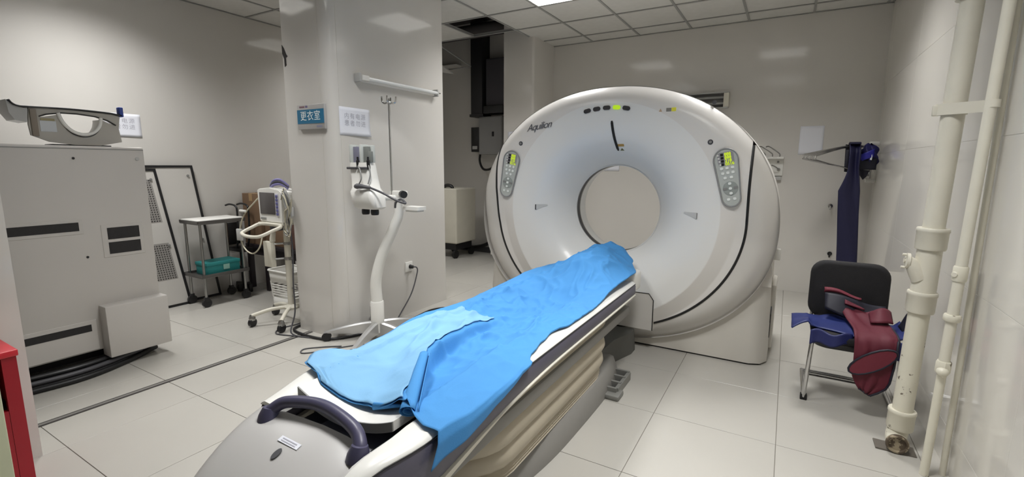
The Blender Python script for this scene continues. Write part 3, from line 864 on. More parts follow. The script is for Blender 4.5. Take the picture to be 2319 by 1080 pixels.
for k, x in enumerate((HX - .085, HX + .022)):
    bm = B(); box(bm, x - .045, x - .022, HY - .03, HY + .05, 1.385, 1.515, .006); box(bm, x - .03, x + .04, HY + .02, HY + .05, 1.385, 1.51, .006); s = obj('syringe_shield', bm, mat('clear_shield', (196, 200, 196), .25), hd, 40)
    bm = B(); box(bm, x - .02, x + .032, HY - .012, HY + .012, 1.385, 1.50, .003); box(bm, x + .03, x + .055, HY - .012, HY + .012, 1.385, 1.465, .003); obj('syringe', bm, mat('syringe_slate', (128, 128, 146), .4) if k == 0 else mat('syringe_grey', (122, 126, 122), .4), s, 40)
    bm = B(); cyl(bm, (x + .05, HY - .03, 1.34), (x + .05, HY - .035, 1.40), .012, n=10); cyl(bm, (x + .045, HY - .03, 1.40), (x + .045, HY - .03, 1.425), .007, n=8); obj('plunger', bm, M_BLKP, hd, 40)
    bm = B(); box(bm, x - .045, x + .05, HY - .06, HY + .02, 1.335, 1.352, .004); obj('dial', bm, M_DGREY, hd, 40)
    bm = B(); kx = HX + (-.01 if k == 0 else .085); lathe(bm, [(.026, 0), (.030, .012), (.030, .035), (.024, .045)], (kx, HY, 1.0), (0, 0, 1), 16); obj('knob', bm, M_BLKP, hd, 40)
bm = B(); tube(bm, catmull([(HX - .035, HY - .035, 1.36), (HX + .03, HY - .075, 1.33), (HX + .05, HY - .085, 1.27), (HX + .02, HY - .085, 1.225)], 6), .005, 6); tube(bm, catmull([(HX + .075, HY - .035, 1.37), (HX + .105, HY - .05, 1.30), (HX + .10, HY - .07, 1.23)], 6), .005, 6); obj('head_cable', bm, M_GREY, hd, 60)
bm = B(); tube(bm, catmull([(HX - .0, HY - .095, 1.212), (HX + .05, HY - .10, 1.215), (HX + .12, HY - .07, 1.205)], 5), [.016, .018, .02, .02, .018, .017, .016, .014, .013, .012, .011], 8)
obj('cable_plug', bm, M_DGREY, hd, 60)
bm = B(); tube(bm, catmull([(HX + .12, HY - .07, 1.205), (HX + .22, HY - .05, 1.17), (HX + .32, HY - .02, 1.12), (HX + .39, HY, 1.10), (HX + .33, HY + .02, 1.125), (HX + .27, HY + .03, 1.10), (HX + .25, HY + .04, 1.06)], 6), .008, 8); obj('power_lead', bm, M_DGREY, hd, 60)

# ------------------------------------------------------------------ on the column
def notice(name, label, c, ux, uz, w, h, body, curl=.01, size=.048):
    t = thing(name, label, 'paper notice', c)
    ux, uz = V(ux), V(uz); n = ux.cross(uz)
    bm = B(); surf(bm, lambda u, v: V(c) + ux * (w * (u - .5)) + uz * (h * (v - .5)) + n * (.0015 + curl * max(0, .3 - v) * (u - .2) * (u > .2)), 10, 8)
    sh_ = obj('sheet', bm, M_PAPER, t, 60, solid=.0006)
    if body: text('handwriting', body, size, M_INK, t, V(c) + uz * .012 + n * .0022, ux, uz, .0006, 1.25, 0, 1.1)
    return t
notice('paper_notice', 'white paper notice with faint Chinese characters taped beside the blue sign', (-2.9495, 2.635, 1.695), (0, 1, 0), (0, 0, 1), .30, .212, '内有电源\n患者勿进', .06)
notice('paper_notice', 'white paper notice half hidden behind the head cradle on the power cabinet', (-5.1985, 1.975, 1.705), (0, 1, 0), (0, 0, 1), .30, .205, '内有电源\n患者勿进')
notice('paper_notice', 'white paper notice on the pillar behind the scanner rim', (-3.06, 5.379, 1.70), (1, 0, 0), (0, 0, 1), .27, .19, '内有电源\n患者勿进')
notice('paper_notice', 'blank portrait paper sheet taped above the apron rack', (.175, 5.9585, 1.645), (1, 0, 0), (0, 0, 1), .215, .295, '')
notice('paper_notice', 'pale blue paper on the back wall seen through the scanner bore', (-1.98, 5.9585, 1.44), (1, 0, 0), (0, 0, 1), .2, .28, '')
sg_ = thing('changing_room_sign', 'blue and silver changing room sign with white Chinese characters on column', 'sign', (-3.135, 2.39, 1.63))
bm = B(); box(bm, -3.29, -2.98, 2.378, 2.4, 1.63, 1.812, .004); obj('backplate', bm, mat('sign_silver', (176, 174, 172), .35, .3), sg_, 30)
bm = B(); box(bm, -3.286, -2.984, 2.3755, 2.379, 1.672, 1.775); obj('blue_band', bm, mat('sign_blue', (24, 104, 140), .35), sg_, 0)
text('sign_lettering', '更衣室', .075, mat('sign_white', (232, 240, 240), .5), sg_, (-3.135, 2.3752, 1.724), (1, 0, 0), (0, 0, 1), .0006, 1.08)
bm = B(); box(bm, -3.26, -3.20, 2.3772, 2.379, 1.789, 1.802); obj('hospital_mark', bm, mat('mark_maroon', (120, 92, 100), .5), sg_, 0)
bm = B(); box(bm, -3.19, -3.165, 2.3772, 2.379, 1.789, 1.804); obj('hospital_mark', bm, mat('mark_violet', (100, 90, 128), .5), sg_, 0)
bm = B(); box(bm, -3.07, -3.01, 2.3772, 2.379, 1.642, 1.656); obj('hospital_mark', bm, mat('mark_teal', (130, 132, 150), .5), sg_, 0)

def tubelight_col():
    t = thing('fluorescent_batten', 'unlit single-tube fluorescent batten mounted on the column above the injector', 'light fitting', (-2.92, 3.12, 2.03))
    bm = B(); box(bm, -2.95, -2.925, 2.66, 3.60, 2.005, 2.05, .004); obj('spine', bm, M_WHITE, t, 30)
    bm = B(); cyl(bm, (-2.90, 2.68, 2.03), (-2.90, 3.58, 2.03), .015, n=16); obj('tube', bm, mat('tube_glass', (226, 228, 228), .15), t, 60)
    for y in (2.655, 3.585): 
        bm = B(); box(bm, -2.95, -2.885, y - .012, y + .012, 1.998, 2.062, .006); obj('lamp_holder', bm, M_LGREY, t, 30)
    bm = B(); box(bm, -2.92, -2.88, 2.67, 2.74, 2.01, 2.05, .006); obj('starter', bm, M_WHITE, t, 30)
    bm = B(); cyl(bm, (-2.9, 3.60, 2.03), (-2.9, 3.63, 2.032), .006, n=8); obj('pin', bm, M_CHROME, t, 40)
tubelight_col()
t = thing('wall_light', 'unlit twin-tube wall light in a metal frame behind the scanner', 'light fitting', (-.95, 5.93, 2.02))
bm = B(); box(bm, -1.25, -.65, 5.945, 5.96, 2.02, 2.19); obj('back_tray', bm, mat('tray_dark', (96, 94, 92), .4), t, 0)
for z in (2.02, 2.185):
    bm = B(); box(bm, -1.25, -.65, 5.885, 5.96, z - .005, z + .005); obj('edge_flange', bm, M_LGREY, t, 0)
for x in (-1.25, -.70):
    bm = B(); box(bm, x, x + .055, 5.89, 5.96, 2.025, 2.18, .004); obj('end_cap', bm, M_IVORY, t, 30)
for z in (2.07, 2.135):
    bm = B(); cyl(bm, (-1.2, 5.918, z), (-.7, 5.918, z), .014, n=14); obj('tube', bm, mat('tube_grey', (150, 150, 148), .2), t, 60)

so = thing('wall_socket', 'white wall socket with black plug low on the column', 'socket', (-2.945, 3.185, .40))
bm = B(); box(bm, -2.95, -2.938, 3.14, 3.23, .40, .49, .004); obj('faceplate', bm, M_WHITE, so, 30)
bm = B(); cyl(bm, (-2.94, 3.195, .445), (-2.905, 3.20, .443), .020, .014, 14); obj('plug', bm, M_BLKP, so, 40)
bm = B(); tube(bm, catmull([(-2.91, 3.20, .443), (-2.885, 3.225, .435), (-2.88, 3.22, .38), (-2.87, 3.13, .22), (-2.86, 2.98, .08), (-2.83, 2.86, .012), (-2.79, 2.75, .01), (-2.78, 2.66, .03)], 7), .006, 7)
tag(obj('power_cable', bm, M_DGREY, None, 60), 'thin dark cable hanging from the wall socket down to the injector base', 'cable')
def floor_cable(label, pts, r, m=M_DGREY, n=7):
    bm = B(); tube(bm, catmull([(a, b, c if len(q) > 2 else r + .001) for q in [tuple(p) for p in pts] for a, b, c in [q if len(q) > 2 else (q[0], q[1], r + .001)]], 7), r, n)
    return tag(obj('floor_cable', bm, m, None, 60), label, 'cable')
floor_cable('thick black cable on the floor running from the injector base along the column foot', [(-3.52, 2.62), (-3.47, 2.36), (-3.30, 2.30), (-3.05, 2.32), (-2.93, 2.45), (-2.84, 2.70), (-2.82, 2.92), (-2.76, 3.2), (-2.72, 3.42), (-2.5, 3.48)], .011, M_BLKP)
floor_cable('thin looped cable lying beside the injector caster', [(-2.83, 2.30), (-2.93, 2.22), (-3.02, 2.12), (-2.97, 2.06), (-2.89, 2.14), (-2.84, 2.24), (-2.72, 2.42)], .0045)
floor_cable('thin cable lying from the monitor stand round the column corner', [(-3.62, 2.62), (-3.56, 2.46), (-3.58, 2.30), (-3.50, 2.21), (-3.36, 2.24), (-3.12, 2.31)], .005)
floor_cable('dark coiled cable on the floor behind the couch', [(-2.80, 3.05), (-2.83, 3.32), (-2.77, 3.46), (-2.70, 3.40), (-2.74, 3.28), (-2.66, 3.36), (-2.55, 3.42)], .008, M_BLKP)
floor_cable('grey cable trailing beside the couch toward the scanner', [(-2.55, 2.75), (-2.5, 2.9), (-2.62, 3.05), (-2.55, 3.25), (-2.35, 3.4)], .007, mat('cable_grey', (120, 116, 112), .5))
# ------------------------------------------------------------------ power cabinet on the left
FX = -3.90
pc = thing('power_cabinet', 'tall pale grey power cabinet with black vent slots beside the partition', 'cabinet', (-4.3, 1.1, 0))
M_CAB = mat('cabinet_grey', (190, 186, 181), .45, var=.03, vscale=2)
M_MESH = mat('vent_mesh', (34, 32, 32), .7, bump=.4, bscale=400)
bm = B(); box(bm, -4.65, FX, .45, 1.595, .13, 1.478, .012); body = obj('body', bm, M_CAB, pc, 30)
bm = B(); box(bm, -4.6, FX - .1, .5, 1.55, .06, .14); obj('plinth', bm, M_BLKP, pc, 0)
for y in (.55, 1.5):
    for x in (-4.5, -4.02):
        bm = B(); cyl(bm, (x, y - .02, .03), (x, y + .02, .03), .03, n=14); obj('caster', bm, M_BLK, pc, 40)
def vent(y0, y1, z0, z1, fr=.02):
    bm = B(); box(bm, FX - .004, FX + .003, y0 - fr, y1 + fr, z0 - fr, z1 + fr, .002, 1); f = obj('vent_frame', bm, M_CAB, pc, 30)
    bm = B(); box(bm, FX - .002, FX + .0045, y0, y1, z0, z1); obj('vent_mesh', bm, M_MESH, f, 0)
vent(.60, 1.19, .94, .995, .022)
bm = B(); box(bm, FX - .004, FX + .003, 1.30, 1.535, .745, .965, .002, 1); vf = obj('vent_frame', bm, M_CAB, pc, 30)
for z in (.767, .865):
    bm = B(); box(bm, FX - .002, FX + .0045, 1.332, 1.512, z, z + .078); obj('vent_mesh', bm, M_MESH, vf, 0)
bm = B(); box(bm, FX - .004, FX + .003, .60, 1.215, .14, .345, .002, 1); lp = obj('lower_panel', bm, M_CAB, pc, 30)
bm = B(); box(bm, FX - .002, FX + .0045, .62, 1.185, .272, .318); obj('vent_mesh', bm, M_MESH, lp, 0)
bm = B(); box(bm, FX - .02, FX + .10, 1.235, 1.60, .085, .435, .008); obj('terminal_box', bm, M_CAB, pc, 30)
bm = B(); box(bm, FX - .003, FX + .002, .45, 1.59, 1.458, 1.462); obj('lid_seam', bm, M_GREY, pc, 0)
for y, z in ((1.21, 1.40), (1.215, .765)):
    bm = B(); lathe(bm, [(.008, 0), (.006, .006)], (FX, y, z), (1, 0, 0), 10); obj('lock', bm, M_BLKP, pc, 30)
bm = B(); lathe(bm, [(.012, 0), (.012, .003)], (FX, 1.55, 1.40), (1, 0, 0), 12); obj('maker_badge', bm, M_LGREY, pc, 30)
for k, (z, dx, m, r) in enumerate(((.024, .0, M_BLK, .022), (.020, .055, M_DGREY, .018), (.068, .015, M_BLKP, .02), (.019, .105, M_BLK, .017), (.054, .075, M_DGREY, .015))):
    lab = ['thick black hose under the power cabinet', 'grey corrugated hose on the floor along the power cabinet', 'black hose lying on top of the hose bundle at the cabinet foot',
           'outermost black hose curving away from the cabinet foot', 'slim grey hose resting across the cabinet hoses'][k]
    bm = B(); tube(bm, catmull([(-3.98 + dx, .50, z), (-3.90 + dx, .85, z), (-3.87 + dx * .9, 1.10, z), (-3.92 + dx * .6, 1.35, z), (-3.98 + dx * .3, 1.55, max(z, .03))], 7), r, 10)
    tag(obj('cabinet_hose', bm, m, None, 60), lab, 'hose')
# head cradle attachment on top of the cabinet
hc = thing('head_cradle', 'grey head cradle with U-shaped opening and black padded rim on power cabinet', 'head cradle', (-4.1, 1.25, 1.48))
def ring_plate(bm, outer, inner, x0, x1):
    for x in (x0, x1):
        a = [bm.verts.new((x, y, z)) for y, z in outer]; b = [bm.verts.new((x, y, z)) for y, z in inner]
        es = [bm.edges.new((a[i], a[(i + 1) % len(a)])) for i in range(len(a))] + [bm.edges.new((b[i], b[(i + 1) % len(b)])) for i in range(len(b))]
        bmesh.ops.triangle_fill(bm, edges=es, use_beauty=True)
        if x == x0: A0, B0 = a, b
        else: A1, B1 = a, b
    for P, Q in ((A0, A1), (B0, B1)):
        n = len(P)
        for i in range(n): bm.faces.new((P[i], P[(i + 1) % n], Q[(i + 1) % n], Q[i]))
U = [(1.185, 1.668), (1.195, 1.63), (1.215, 1.59), (1.245, 1.558), (1.285, 1.542), (1.325, 1.545), (1.36, 1.565), (1.385, 1.60), (1.395, 1.635), (1.397, 1.655)]
Lens = U + [(1.45, 1.628), (1.475, 1.618), (1.43, 1.648), (1.37, 1.668), (1.28, 1.676), (1.2, 1.676), (1.13, 1.662), (1.095, 1.645), (1.14, 1.655)]
outer = [(1.055, 1.70), (1.045, 1.60), (1.05, 1.535), (1.13, 1.50), (1.25, 1.484), (1.38, 1.484), (1.50, 1.512), (1.49, 1.60), (1.503, 1.68), (1.46, 1.692), (1.25, 1.70)]
bm = B(); ring_plate(bm, outer, Lens, -3.985, -3.965); obj('front_plate', bm, mat('cradle_grey', (172, 168, 160), .5, var=.05), hc, 30)
bm = B(); surf(bm, lambda u, v: V((-4.09 + .12 * u, catmull([(a, b, 0) for a, b in U], 4)[int(round(v * 36))].x, catmull([(a, b, 0) for a, b in U], 4)[int(round(v * 36))].y - .003)), 4, 36); obj('trough', bm, M_WHITE, hc, 60, solid=.004)
bm = B(); tube(bm, [(-3.963, a, b + .010) for a, b in [tuple(q)[:2] for q in catmull([(a, b, 0) for a, b in U], 4)]], .011, 8); obj('trough_lip', bm, M_WHITE, hc, 60)
bm = B(); tube(bm, [(-3.962, a, b - .003) for a, b in [tuple(q)[:2] for q in catmull([(a, b, 0) for a, b in U], 4)]], .004, 6); obj('lip_seal', bm, M_BLKP, hc, 60)
bm = B(); tube(bm, [(-3.962, a, b) for a, b in ((1.475, 1.622), (1.43, 1.651), (1.37, 1.670), (1.28, 1.679), (1.2, 1.678), (1.13, 1.664), (1.095, 1.649))], .004, 6); obj('lens_edge', bm, M_BLKP, hc, 60)
top = [tuple(p)[:2] for p in catmull([(.972, 1.735, 0), (.985, 1.715, 0), (1.01, 1.703, 0), (1.06, 1.702, 0), (1.25, 1.707, 0), (1.44, 1.70, 0), (1.515, 1.688, 0)], 6)]
bm = B(); surf(bm, lambda u, v: V((-4.13 + .175 * u, top[int(round(v * 36))][0], top[int(round(v * 36))][1])), 2, 36); obj('padded_rim', bm, M_BLKP, hc, 60, solid=.009)
bm = B(); prism(bm, [(.962, 1.735), (.968, 1.66), (.99, 1.62), (1.04, 1.61), (1.05, 1.69), (1.01, 1.698), (.985, 1.71)], lambda p: (-4.12, p[0], p[1]), lambda p: (-3.965, p[0], p[1])); obj('side_wing', bm, M_LGREY, hc, 30)
bm = B(); box(bm, -4.0, -3.955, 1.50, 1.525, 1.68, 1.745, .006); obj('strap_end', bm, mat('strap_blue', (52, 74, 150), .6), hc, 30)
bm = B(); box(bm, -3.967, -3.9625, 1.095, 1.17, 1.56, 1.625); obj('label_patch', bm, mat('patch_pale', (196, 200, 204), .5), hc, 0)
bm = B(); box(bm, -3.967, -3.9625, 1.10, 1.165, 1.626, 1.64); obj('label_patch', bm, mat('patch_olive', (150, 142, 108), .5), hc, 0)
bm = B(); box(bm, -3.97, -3.955, 1.055, 1.085, 1.53, 1.69, .003); obj('edge_rib', bm, mat('rib_brown', (128, 118, 106), .5), hc, 30)
bm = B(); box(bm, -4.10, -3.97, 1.14, 1.44, 1.478, 1.487, .003); obj('foot_pad', bm, M_BLKP, hc, 30)

# leaning cabinet doors
def lean_panel(name, label, y0, w, hgt, xb, xt, skew, grilles, off=0):
    t = thing(name, label, 'panel', (xb, y0 + w / 2, 0))
    def P(y, z, d=0.0):
        k = z / hgt
        return V((xb + (xt - xb) * k + d, y0 + y - skew * k, z))
    def quad(ya, yb, za, zb, d0, d1, nm, m, par):
        bm = B(); a = [P(ya, za, d0), P(yb, za, d0), P(yb, zb, d0), P(ya, zb, d0)]
        prism(bm, a, lambda q: q, lambda q: q + V((d1 - d0, 0, 0))); return obj(nm, bm, m, par, 0)
    fr = .022
    quad(fr, w - fr, fr, hgt - fr, -.008, .008, 'face_sheet', mat('door_sheet', (196, 193, 188), .5, var=.02), t)
    for (a, b, c, d) in ((0, fr, 0, hgt), (w - fr, w, 0, hgt), (fr, w - fr, 0, fr), (fr, w - fr, hgt - fr, hgt)): quad(a, b, c, d, -.014, .014, 'edge_frame', M_BLKP, t)
    for (a, b, c, d) in grilles:
        gp = quad(a, b, c, d, .007, .0095, 'perforated_grille', mat('grille_sheet', (150, 147, 143), .5), t)
        bm = B(); ny, nz = int((b - a) / .021), int((d - c) / .021)
        for i in range(ny):
            for j in range(nz):
                q = P(a + .006 + i * .021, c + .006 + j * .021, .0095); vs = [bm.verts.new(q + V((.0008, dy, dz))) for dy, dz in ((0, 0), (.012, 0), (.012, .012), (0, .012))]; bm.faces.new(vs)
        h_ = obj('grille_holes', bm, mat('hole_dark', (70, 67, 65), .8), gp, 0); h_['kind'] = 'stuff'
    bm = B(); q = P(w - .06, hgt - .1, .01); lathe(bm, [(.012, 0), (.010, .01)], q, (1, 0, 0), 12); obj('lock', bm, M_GREY, t, 30)
    bm = B(); q = P(w - .06, hgt * .45, .01); lathe(bm, [(.012, 0), (.010, .01)], q, (1, 0, 0), 12); obj('lock', bm, M_GREY, t, 30)
lean_panel('leaning_panel', 'plain metal cabinet door with black edging leaning on wall behind the trolley', 2.14, .50, 1.35, -5.10, -5.175, .13, [])
lean_panel('leaning_panel', 'metal cabinet door with perforated grilles leaning beside the power cabinet', 1.66, .66, 1.32, -5.03, -5.135, .15, [(.42, .60, .82, 1.22), (.40, .60, .27, .62)])

# instrument trolley
tr_ = thing('instrument_trolley', 'two-tier stainless steel instrument trolley with white tray liner and casters', 'trolley', (-4.87, 2.5, 0))
x0, x1, y0, y1 = -5.0, -4.735, 2.315, 2.70
for x in (x0, x1):
    for y in (y0, y1):
        bm = B(); cyl(bm, (x, y, .09), (x, y, .81), .012, n=14); lg = obj('leg', bm, M_STEEL, tr_, 60)
        bm = B(); cyl(bm, (x - .012, y, .042), (x + .012, y, .042), .042, n=18); box(bm, x - .018, x + .018, y - .018, y + .018, .06, .10, .004); obj('caster', bm, M_BLKP, lg, 40)
for z, nm in ((.80, 'top_shelf'), (.285, 'lower_shelf')):
    bm = B(); box(bm, x0 - .03, x1 + .03, y0 - .035, y1 + .035, z, z + .012, .004); box(bm, x0 - .03, x1 + .03, y0 - .035, y0 - .027, z + .012, z + .035); box(bm, x0 - .03, x1 + .03, y1 + .027, y1 + .035, z + .012, z + .035)
    box(bm, x0 - .03, x0 - .022, y0 - .03, y1 + .03, z + .012, z + .035); box(bm, x1 + .022, x1 + .03, y0 - .03, y1 + .03, z + .012, z + .035)
    obj(nm, bm, mat('shelf_steel', (120, 118, 116), .35, .8), tr_, 30)
bm = B(); box(bm, x0 - .02, x1 + .02, y0 - .025, y1 + .025, .814, .842, .006); obj('tray_liner', bm, M_WHITE, tr_, 30)
tb = thing('storage_box', 'teal cardboard box on the lower trolley shelf', 'box', (-4.86, 2.53, .298))
M_TEAL = mat('teal_card', (44, 140, 140), .6, var=.05)
bm = B(); box(bm, -4.965, -4.765, 2.36, 2.675, .298, .405, .003); obj('carton', bm, M_TEAL, tb, 30)
bm = B(); box(bm, -4.97, -4.76, 2.355, 2.68, .385, .418, .003); obj('lid', bm, M_TEAL, tb, 30)
bm = B(); box(bm, -4.7595, -4.758, 2.51, 2.57, .335, .385); obj('label_patch', bm, mat('patch_mint', (150, 196, 184), .6), tb, 0)

# low dark table with cartons, chair behind
tt = thing('low_table', 'low dark wooden table carrying cartons behind the monitor stand', 'table', (-4.7, 3.25, 0))
M_DWOOD = mat('dark_wood', (36, 30, 34), .5, var=.1)
bm = B(); box(bm, -5.15, -4.2, 2.97, 3.55, .46, .50, .006); obj('table_top', bm, M_DWOOD, tt, 30)
for yy in (3.0, 3.5):
    bm = B(); box(bm, -5.1, -4.25, yy, yy + .02, .38, .46); obj('apron_rail', bm, M_DWOOD, tt, 0)
for x in (-5.11, -4.80, -4.25):
    for y in (3.0, 3.5):
        bm = B(); box(bm, x - .025, x + .025, y - .025, y + .025, 0, .46, .004); obj('leg', bm, M_DWOOD, tt, 30)
M_CARD = mat('shaded_brown_card', (122, 97, 74), .8, var=.08)  # brown darkened to put the shade over the cartons into the colour
def carton(label, xa, xb, ya, yb, z0, z1, m):
    t = thing('cardboard_box', label, 'box', ((xa + xb) / 2, (ya + yb) / 2, z0), 'cartons on the low table')
    bm = B(); box(bm, xa, xb, ya, yb, z0, z1, .003); obj('carton', bm, m, t, 30)
    bm = B(); box(bm, (xa + xb) / 2 - .03, (xa + xb) / 2 + .03, ya - .001, yb, z1 - .0005, z1 + .001); box(bm, (xa + xb) / 2 - .03, (xa + xb) / 2 + .03, ya - .0012, ya, z1 - .08, z1); obj('packing_tape', bm, mat('tape_tan', (168, 138, 100), .35), t, 0)
    bm = B(); box(bm, xa + .001, xb - .001, (ya + yb) / 2 - .002, (ya + yb) / 2 + .002, z1, z1 + .002); obj('flap_gap', bm, M_DWOOD, t, 0)
carton('tall brown cardboard box against the wall on the low table', -5.17, -4.86, 2.99, 3.3, .50, 1.05, M_CARD)
carton('brown cardboard box on the low table behind the monitor stand', -4.84, -4.50, 3.02, 3.4, .50, .80, M_CARD)
carton('dark brown cardboard box on the low table next to the column', -4.48, -4.22, 3.0, 3.45, .50, .88, mat('dark_card', (92, 66, 58), .8, var=.08))
ch = thing('office_chair', 'black office chair with curved armrests between trolley and table', 'chair', (-4.98, 2.86, 0))
for y in (2.80, 2.92):
    bm = B(); tube(bm, catmull([(-5.16, y, .93), (-5.08, y, .945), (-4.98, y, .93), (-4.955, y, .87), (-4.97, y, .62), (-5.02, y, .47)], 5), .010, 8); obj('armrest', bm, M_BLKP, ch, 60)
bm = B(); box(bm, -5.17, -4.92, 2.79, 2.93, .44, .48, .012); obj('seat', bm, M_BLKP, ch, 30)
bm = B(); box(bm, -5.185, -5.165, 2.79, 2.93, .5, .74, .008); obj('backrest', bm, M_BLKP, ch, 30)
bm = B(); cyl(bm, (-5.04, 2.86, .08), (-5.04, 2.86, .44), .02, n=12); obj('post', bm, M_BLKP, ch, 40)
bm = B(); box(bm, -5.17, -4.91, 2.84, 2.88, .0, .09, .01); box(bm, -5.06, -5.02, 2.79, 2.93, .0, .085, .01); obj('foot_base', bm, M_BLKP, ch, 30)

# monitor roll stand
PX, PY = -3.66, 2.47
rs = thing('monitor_roll_stand', 'ivory rolling stand with hand loop and caster base beside the column', 'stand', (PX, PY, 0))
bm = B(); cyl(bm, (PX, PY, .14), (PX, PY, .88), .026, n=18); obj('pole', bm, M_IVORY, rs, 60)
bm = B(); lathe(bm, [(.05, .12), (.055, .14), (.03, .165)], (PX, PY, 0), (0, 0, 1), 20); obj('hub', bm, M_IVORY, rs, 50)
for cx_, cy_ in ((-3.84, 2.22), (-3.50, 2.26), (-3.97, 2.52), (-3.66, 2.80)):
    bm = B(); tube(bm, catmull([(PX, PY, .14), (PX + (cx_ - PX) * .5, PY + (cy_ - PY) * .5, .135), (cx_, cy_, .095)], 5), .016, 10); lg = obj('leg', bm, M_IVORY, rs, 60)
    bm = B(); cyl(bm, (cx_ - .014, cy_ - .004, .036), (cx_ + .014, cy_ + .004, .036), .036, n=18); obj('caster', bm, M_BLKP, lg, 40)
    bm = B(); lathe(bm, [(.024, .055), (.028, .075), (.018, .10)], (cx_, cy_, 0), (0, 0, 1), 14); obj('caster_cover', bm, M_STEEL, lg, 40)
bm = B()
loop = [(-3.83, 2.345, .868), (-3.85, 2.29, .845), (-3.875, 2.235, .815), (-3.86, 2.205, .80), (-3.77, 2.185, .79), (-3.66, 2.185, .79), (-3.60, 2.21, .80), (-3.56, 2.28, .835), (-3.54, 2.345, .865), (-3.68, 2.355, .872)]
tube(bm, catmull(loop, 6, True), .014, 10, True); obj('hand_loop', bm, M_IVORY, rs, 60)
bm = B(); box(bm, -3.85, -3.54, 2.34, 2.55, .868, .885, .006); obj('platform', bm, M_IVORY, rs, 30)
bm = B(); box(bm, -3.72, -3.62, 2.36, 2.46, .82, .868, .008); obj('clamp_block', bm, M_DGREY, rs, 30)
bm = B(); box(bm, -3.83, -3.72, 2.36, 2.40, .50, .72, .005); bk = obj('accessory_box', bm, M_IVORY, rs, 30)
bm = B(); prism(bm, [(-3.735, .72), (-3.715, .72), (-3.70, .80), (-3.715, .79), (-3.73, .755)], lambda p: (p[0], 2.36, p[1]), lambda p: (p[0], 2.40, p[1])); obj('box_tab', bm, M_IVORY, bk, 0)
for z in (.57, .70):
    bm = B(); lathe(bm, [(.030, z - .012), (.031, z), (.030, z + .012)], (PX, PY, 0), (0, 0, 1), 16); cyl(bm, (-3.72, 2.39, z), (PX - .02, PY - .01, z), .008, n=8); obj('box_clamp', bm, M_STEEL, rs, 40)
for z in (.24, .31):
    bm = B(); tube(bm, [(PX + .03, PY, z), (PX + .09, PY - .02, z), (PX + .09, PY + .03, z)], .006, 6); obj('cable_hook', bm, M_STEEL, rs, 60)
mo = thing('patient_monitor', 'small white patient monitor with grey screen and violet key column on roll stand', 'monitor', (-3.7, 2.43, .885))
bm = B(); prism(bm, [(-3.855, .887), (-3.545, .887), (-3.53, 1.14), (-3.57, 1.165), (-3.69, 1.18), (-3.85, 1.165), (-3.868, 1.155)], lambda p: (p[0], 2.365, p[1]), lambda p: (p[0] + .02, 2.53, p[1] - .01)); bmesh.ops.bevel(bm, geom=list(bm.edges), offset=.008, segments=2, affect='EDGES'); obj('housing', bm, M_WHITE, mo, 35)
bm = B(); box(bm, -3.83, -3.63, 2.359, 2.368, .955, 1.135, .003); obj('screen', bm, mat('screen_grey', (84, 80, 80), .2), mo, 30)
bm = B(); box(bm, -3.612, -3.578, 2.359, 2.368, .945, 1.13, .003); kc = obj('key_column', bm, mat('key_lilac', (190, 188, 200), .4), mo, 30)
for k in range(6):
    bm = B(); box(bm, -3.609, -3.581, 2.355, 2.361, .952 + .029 * k, .974 + .029 * k, .002); obj('key', bm, mat('key_violet', (92, 92, 140), .4), kc, 30)
bm = B(); box(bm, -3.83, -3.76, 2.360, 2.3655, .91, .925); obj('maker_mark', bm, M_GREY, mo, 0)
for k, (rz, m) in enumerate(((.0, mat('cuff_violet', (122, 118, 168), .5)), (.018, M_DGREY), (.034, mat('cuff_violet', (122, 118, 168), .5)))):
    bm = B(); tube(bm, catmull([(-3.72, 2.40, 1.178 + rz * .4), (-3.66, 2.39, 1.20 + rz), (-3.60, 2.41, 1.205 + rz), (-3.56, 2.45, 1.17 + rz * .5)], 5), .011, 8); obj('coiled_lead', bm, m, mo, 60)
M_LEAD = mat('lead_beige', (176, 170, 150), .5)
for k in range(7):
    a = .012 * k; w = .02 * math.sin(k * 2.3)
    bm = B(); tube(bm, catmull([(-3.555, 2.40 - a * .4, 1.15 - a), (-3.50 + w * .5, 2.37 - a * .3, 1.18 - a * .8), (-3.445 + w, 2.36 - a * .3, 1.10 - a), (-3.455 - w, 2.36 - a * .3, .98), (-3.49 + w, 2.35, .87 - a * .6), (-3.45 + w * .5, 2.35, .83 - a * .5), (-3.425 - w * .4, 2.36, .92), (-3.44 + w, 2.37, 1.02 + a)], 6), .0055, 6); obj('monitor_lead', bm, (M_LEAD, M_GREY, M_LEAD, M_DGREY)[k % 4], mo, 60)
bm = B(); box(bm, -3.475, -3.42, 2.365, 2.39, .95, 1.03, .008); obj('lead_connector', bm, M_LGREY, mo, 30)
bm = B(); tube(bm, catmull([(-3.86, 2.40, 1.11), (-3.90, 2.36, 1.05), (-3.98, 2.30, .93), (-4.02, 2.28, .78), (-3.97, 2.28, .66), (-3.86, 2.28, .62), (-3.79, 2.30, .67), (-3.80, 2.34, .76)], 6), .006, 6); obj('monitor_lead', bm, M_LEAD, mo, 60)
bm = B(); box(bm, -4.01, -3.93, 2.28, 2.30, .965, .985, .005); obj('finger_clip', bm, M_WHITE, mo, 30)
bm = B(); box(bm, -4.05, -3.98, 2.265, 2.285, .72, .82, .004); obj('lead_block', bm, M_LGREY, mo, 30)
bm = B(); tube(bm, catmull([(-3.49, 2.38, .95), (-3.475, 2.39, .7), (-3.48, 2.38, .4), (-3.47, 2.37, .15), (-3.44, 2.30, .012), (-3.30, 2.25, .01)], 6), .006, 6)
obj('monitor_lead', bm, M_DGREY, mo, 60)
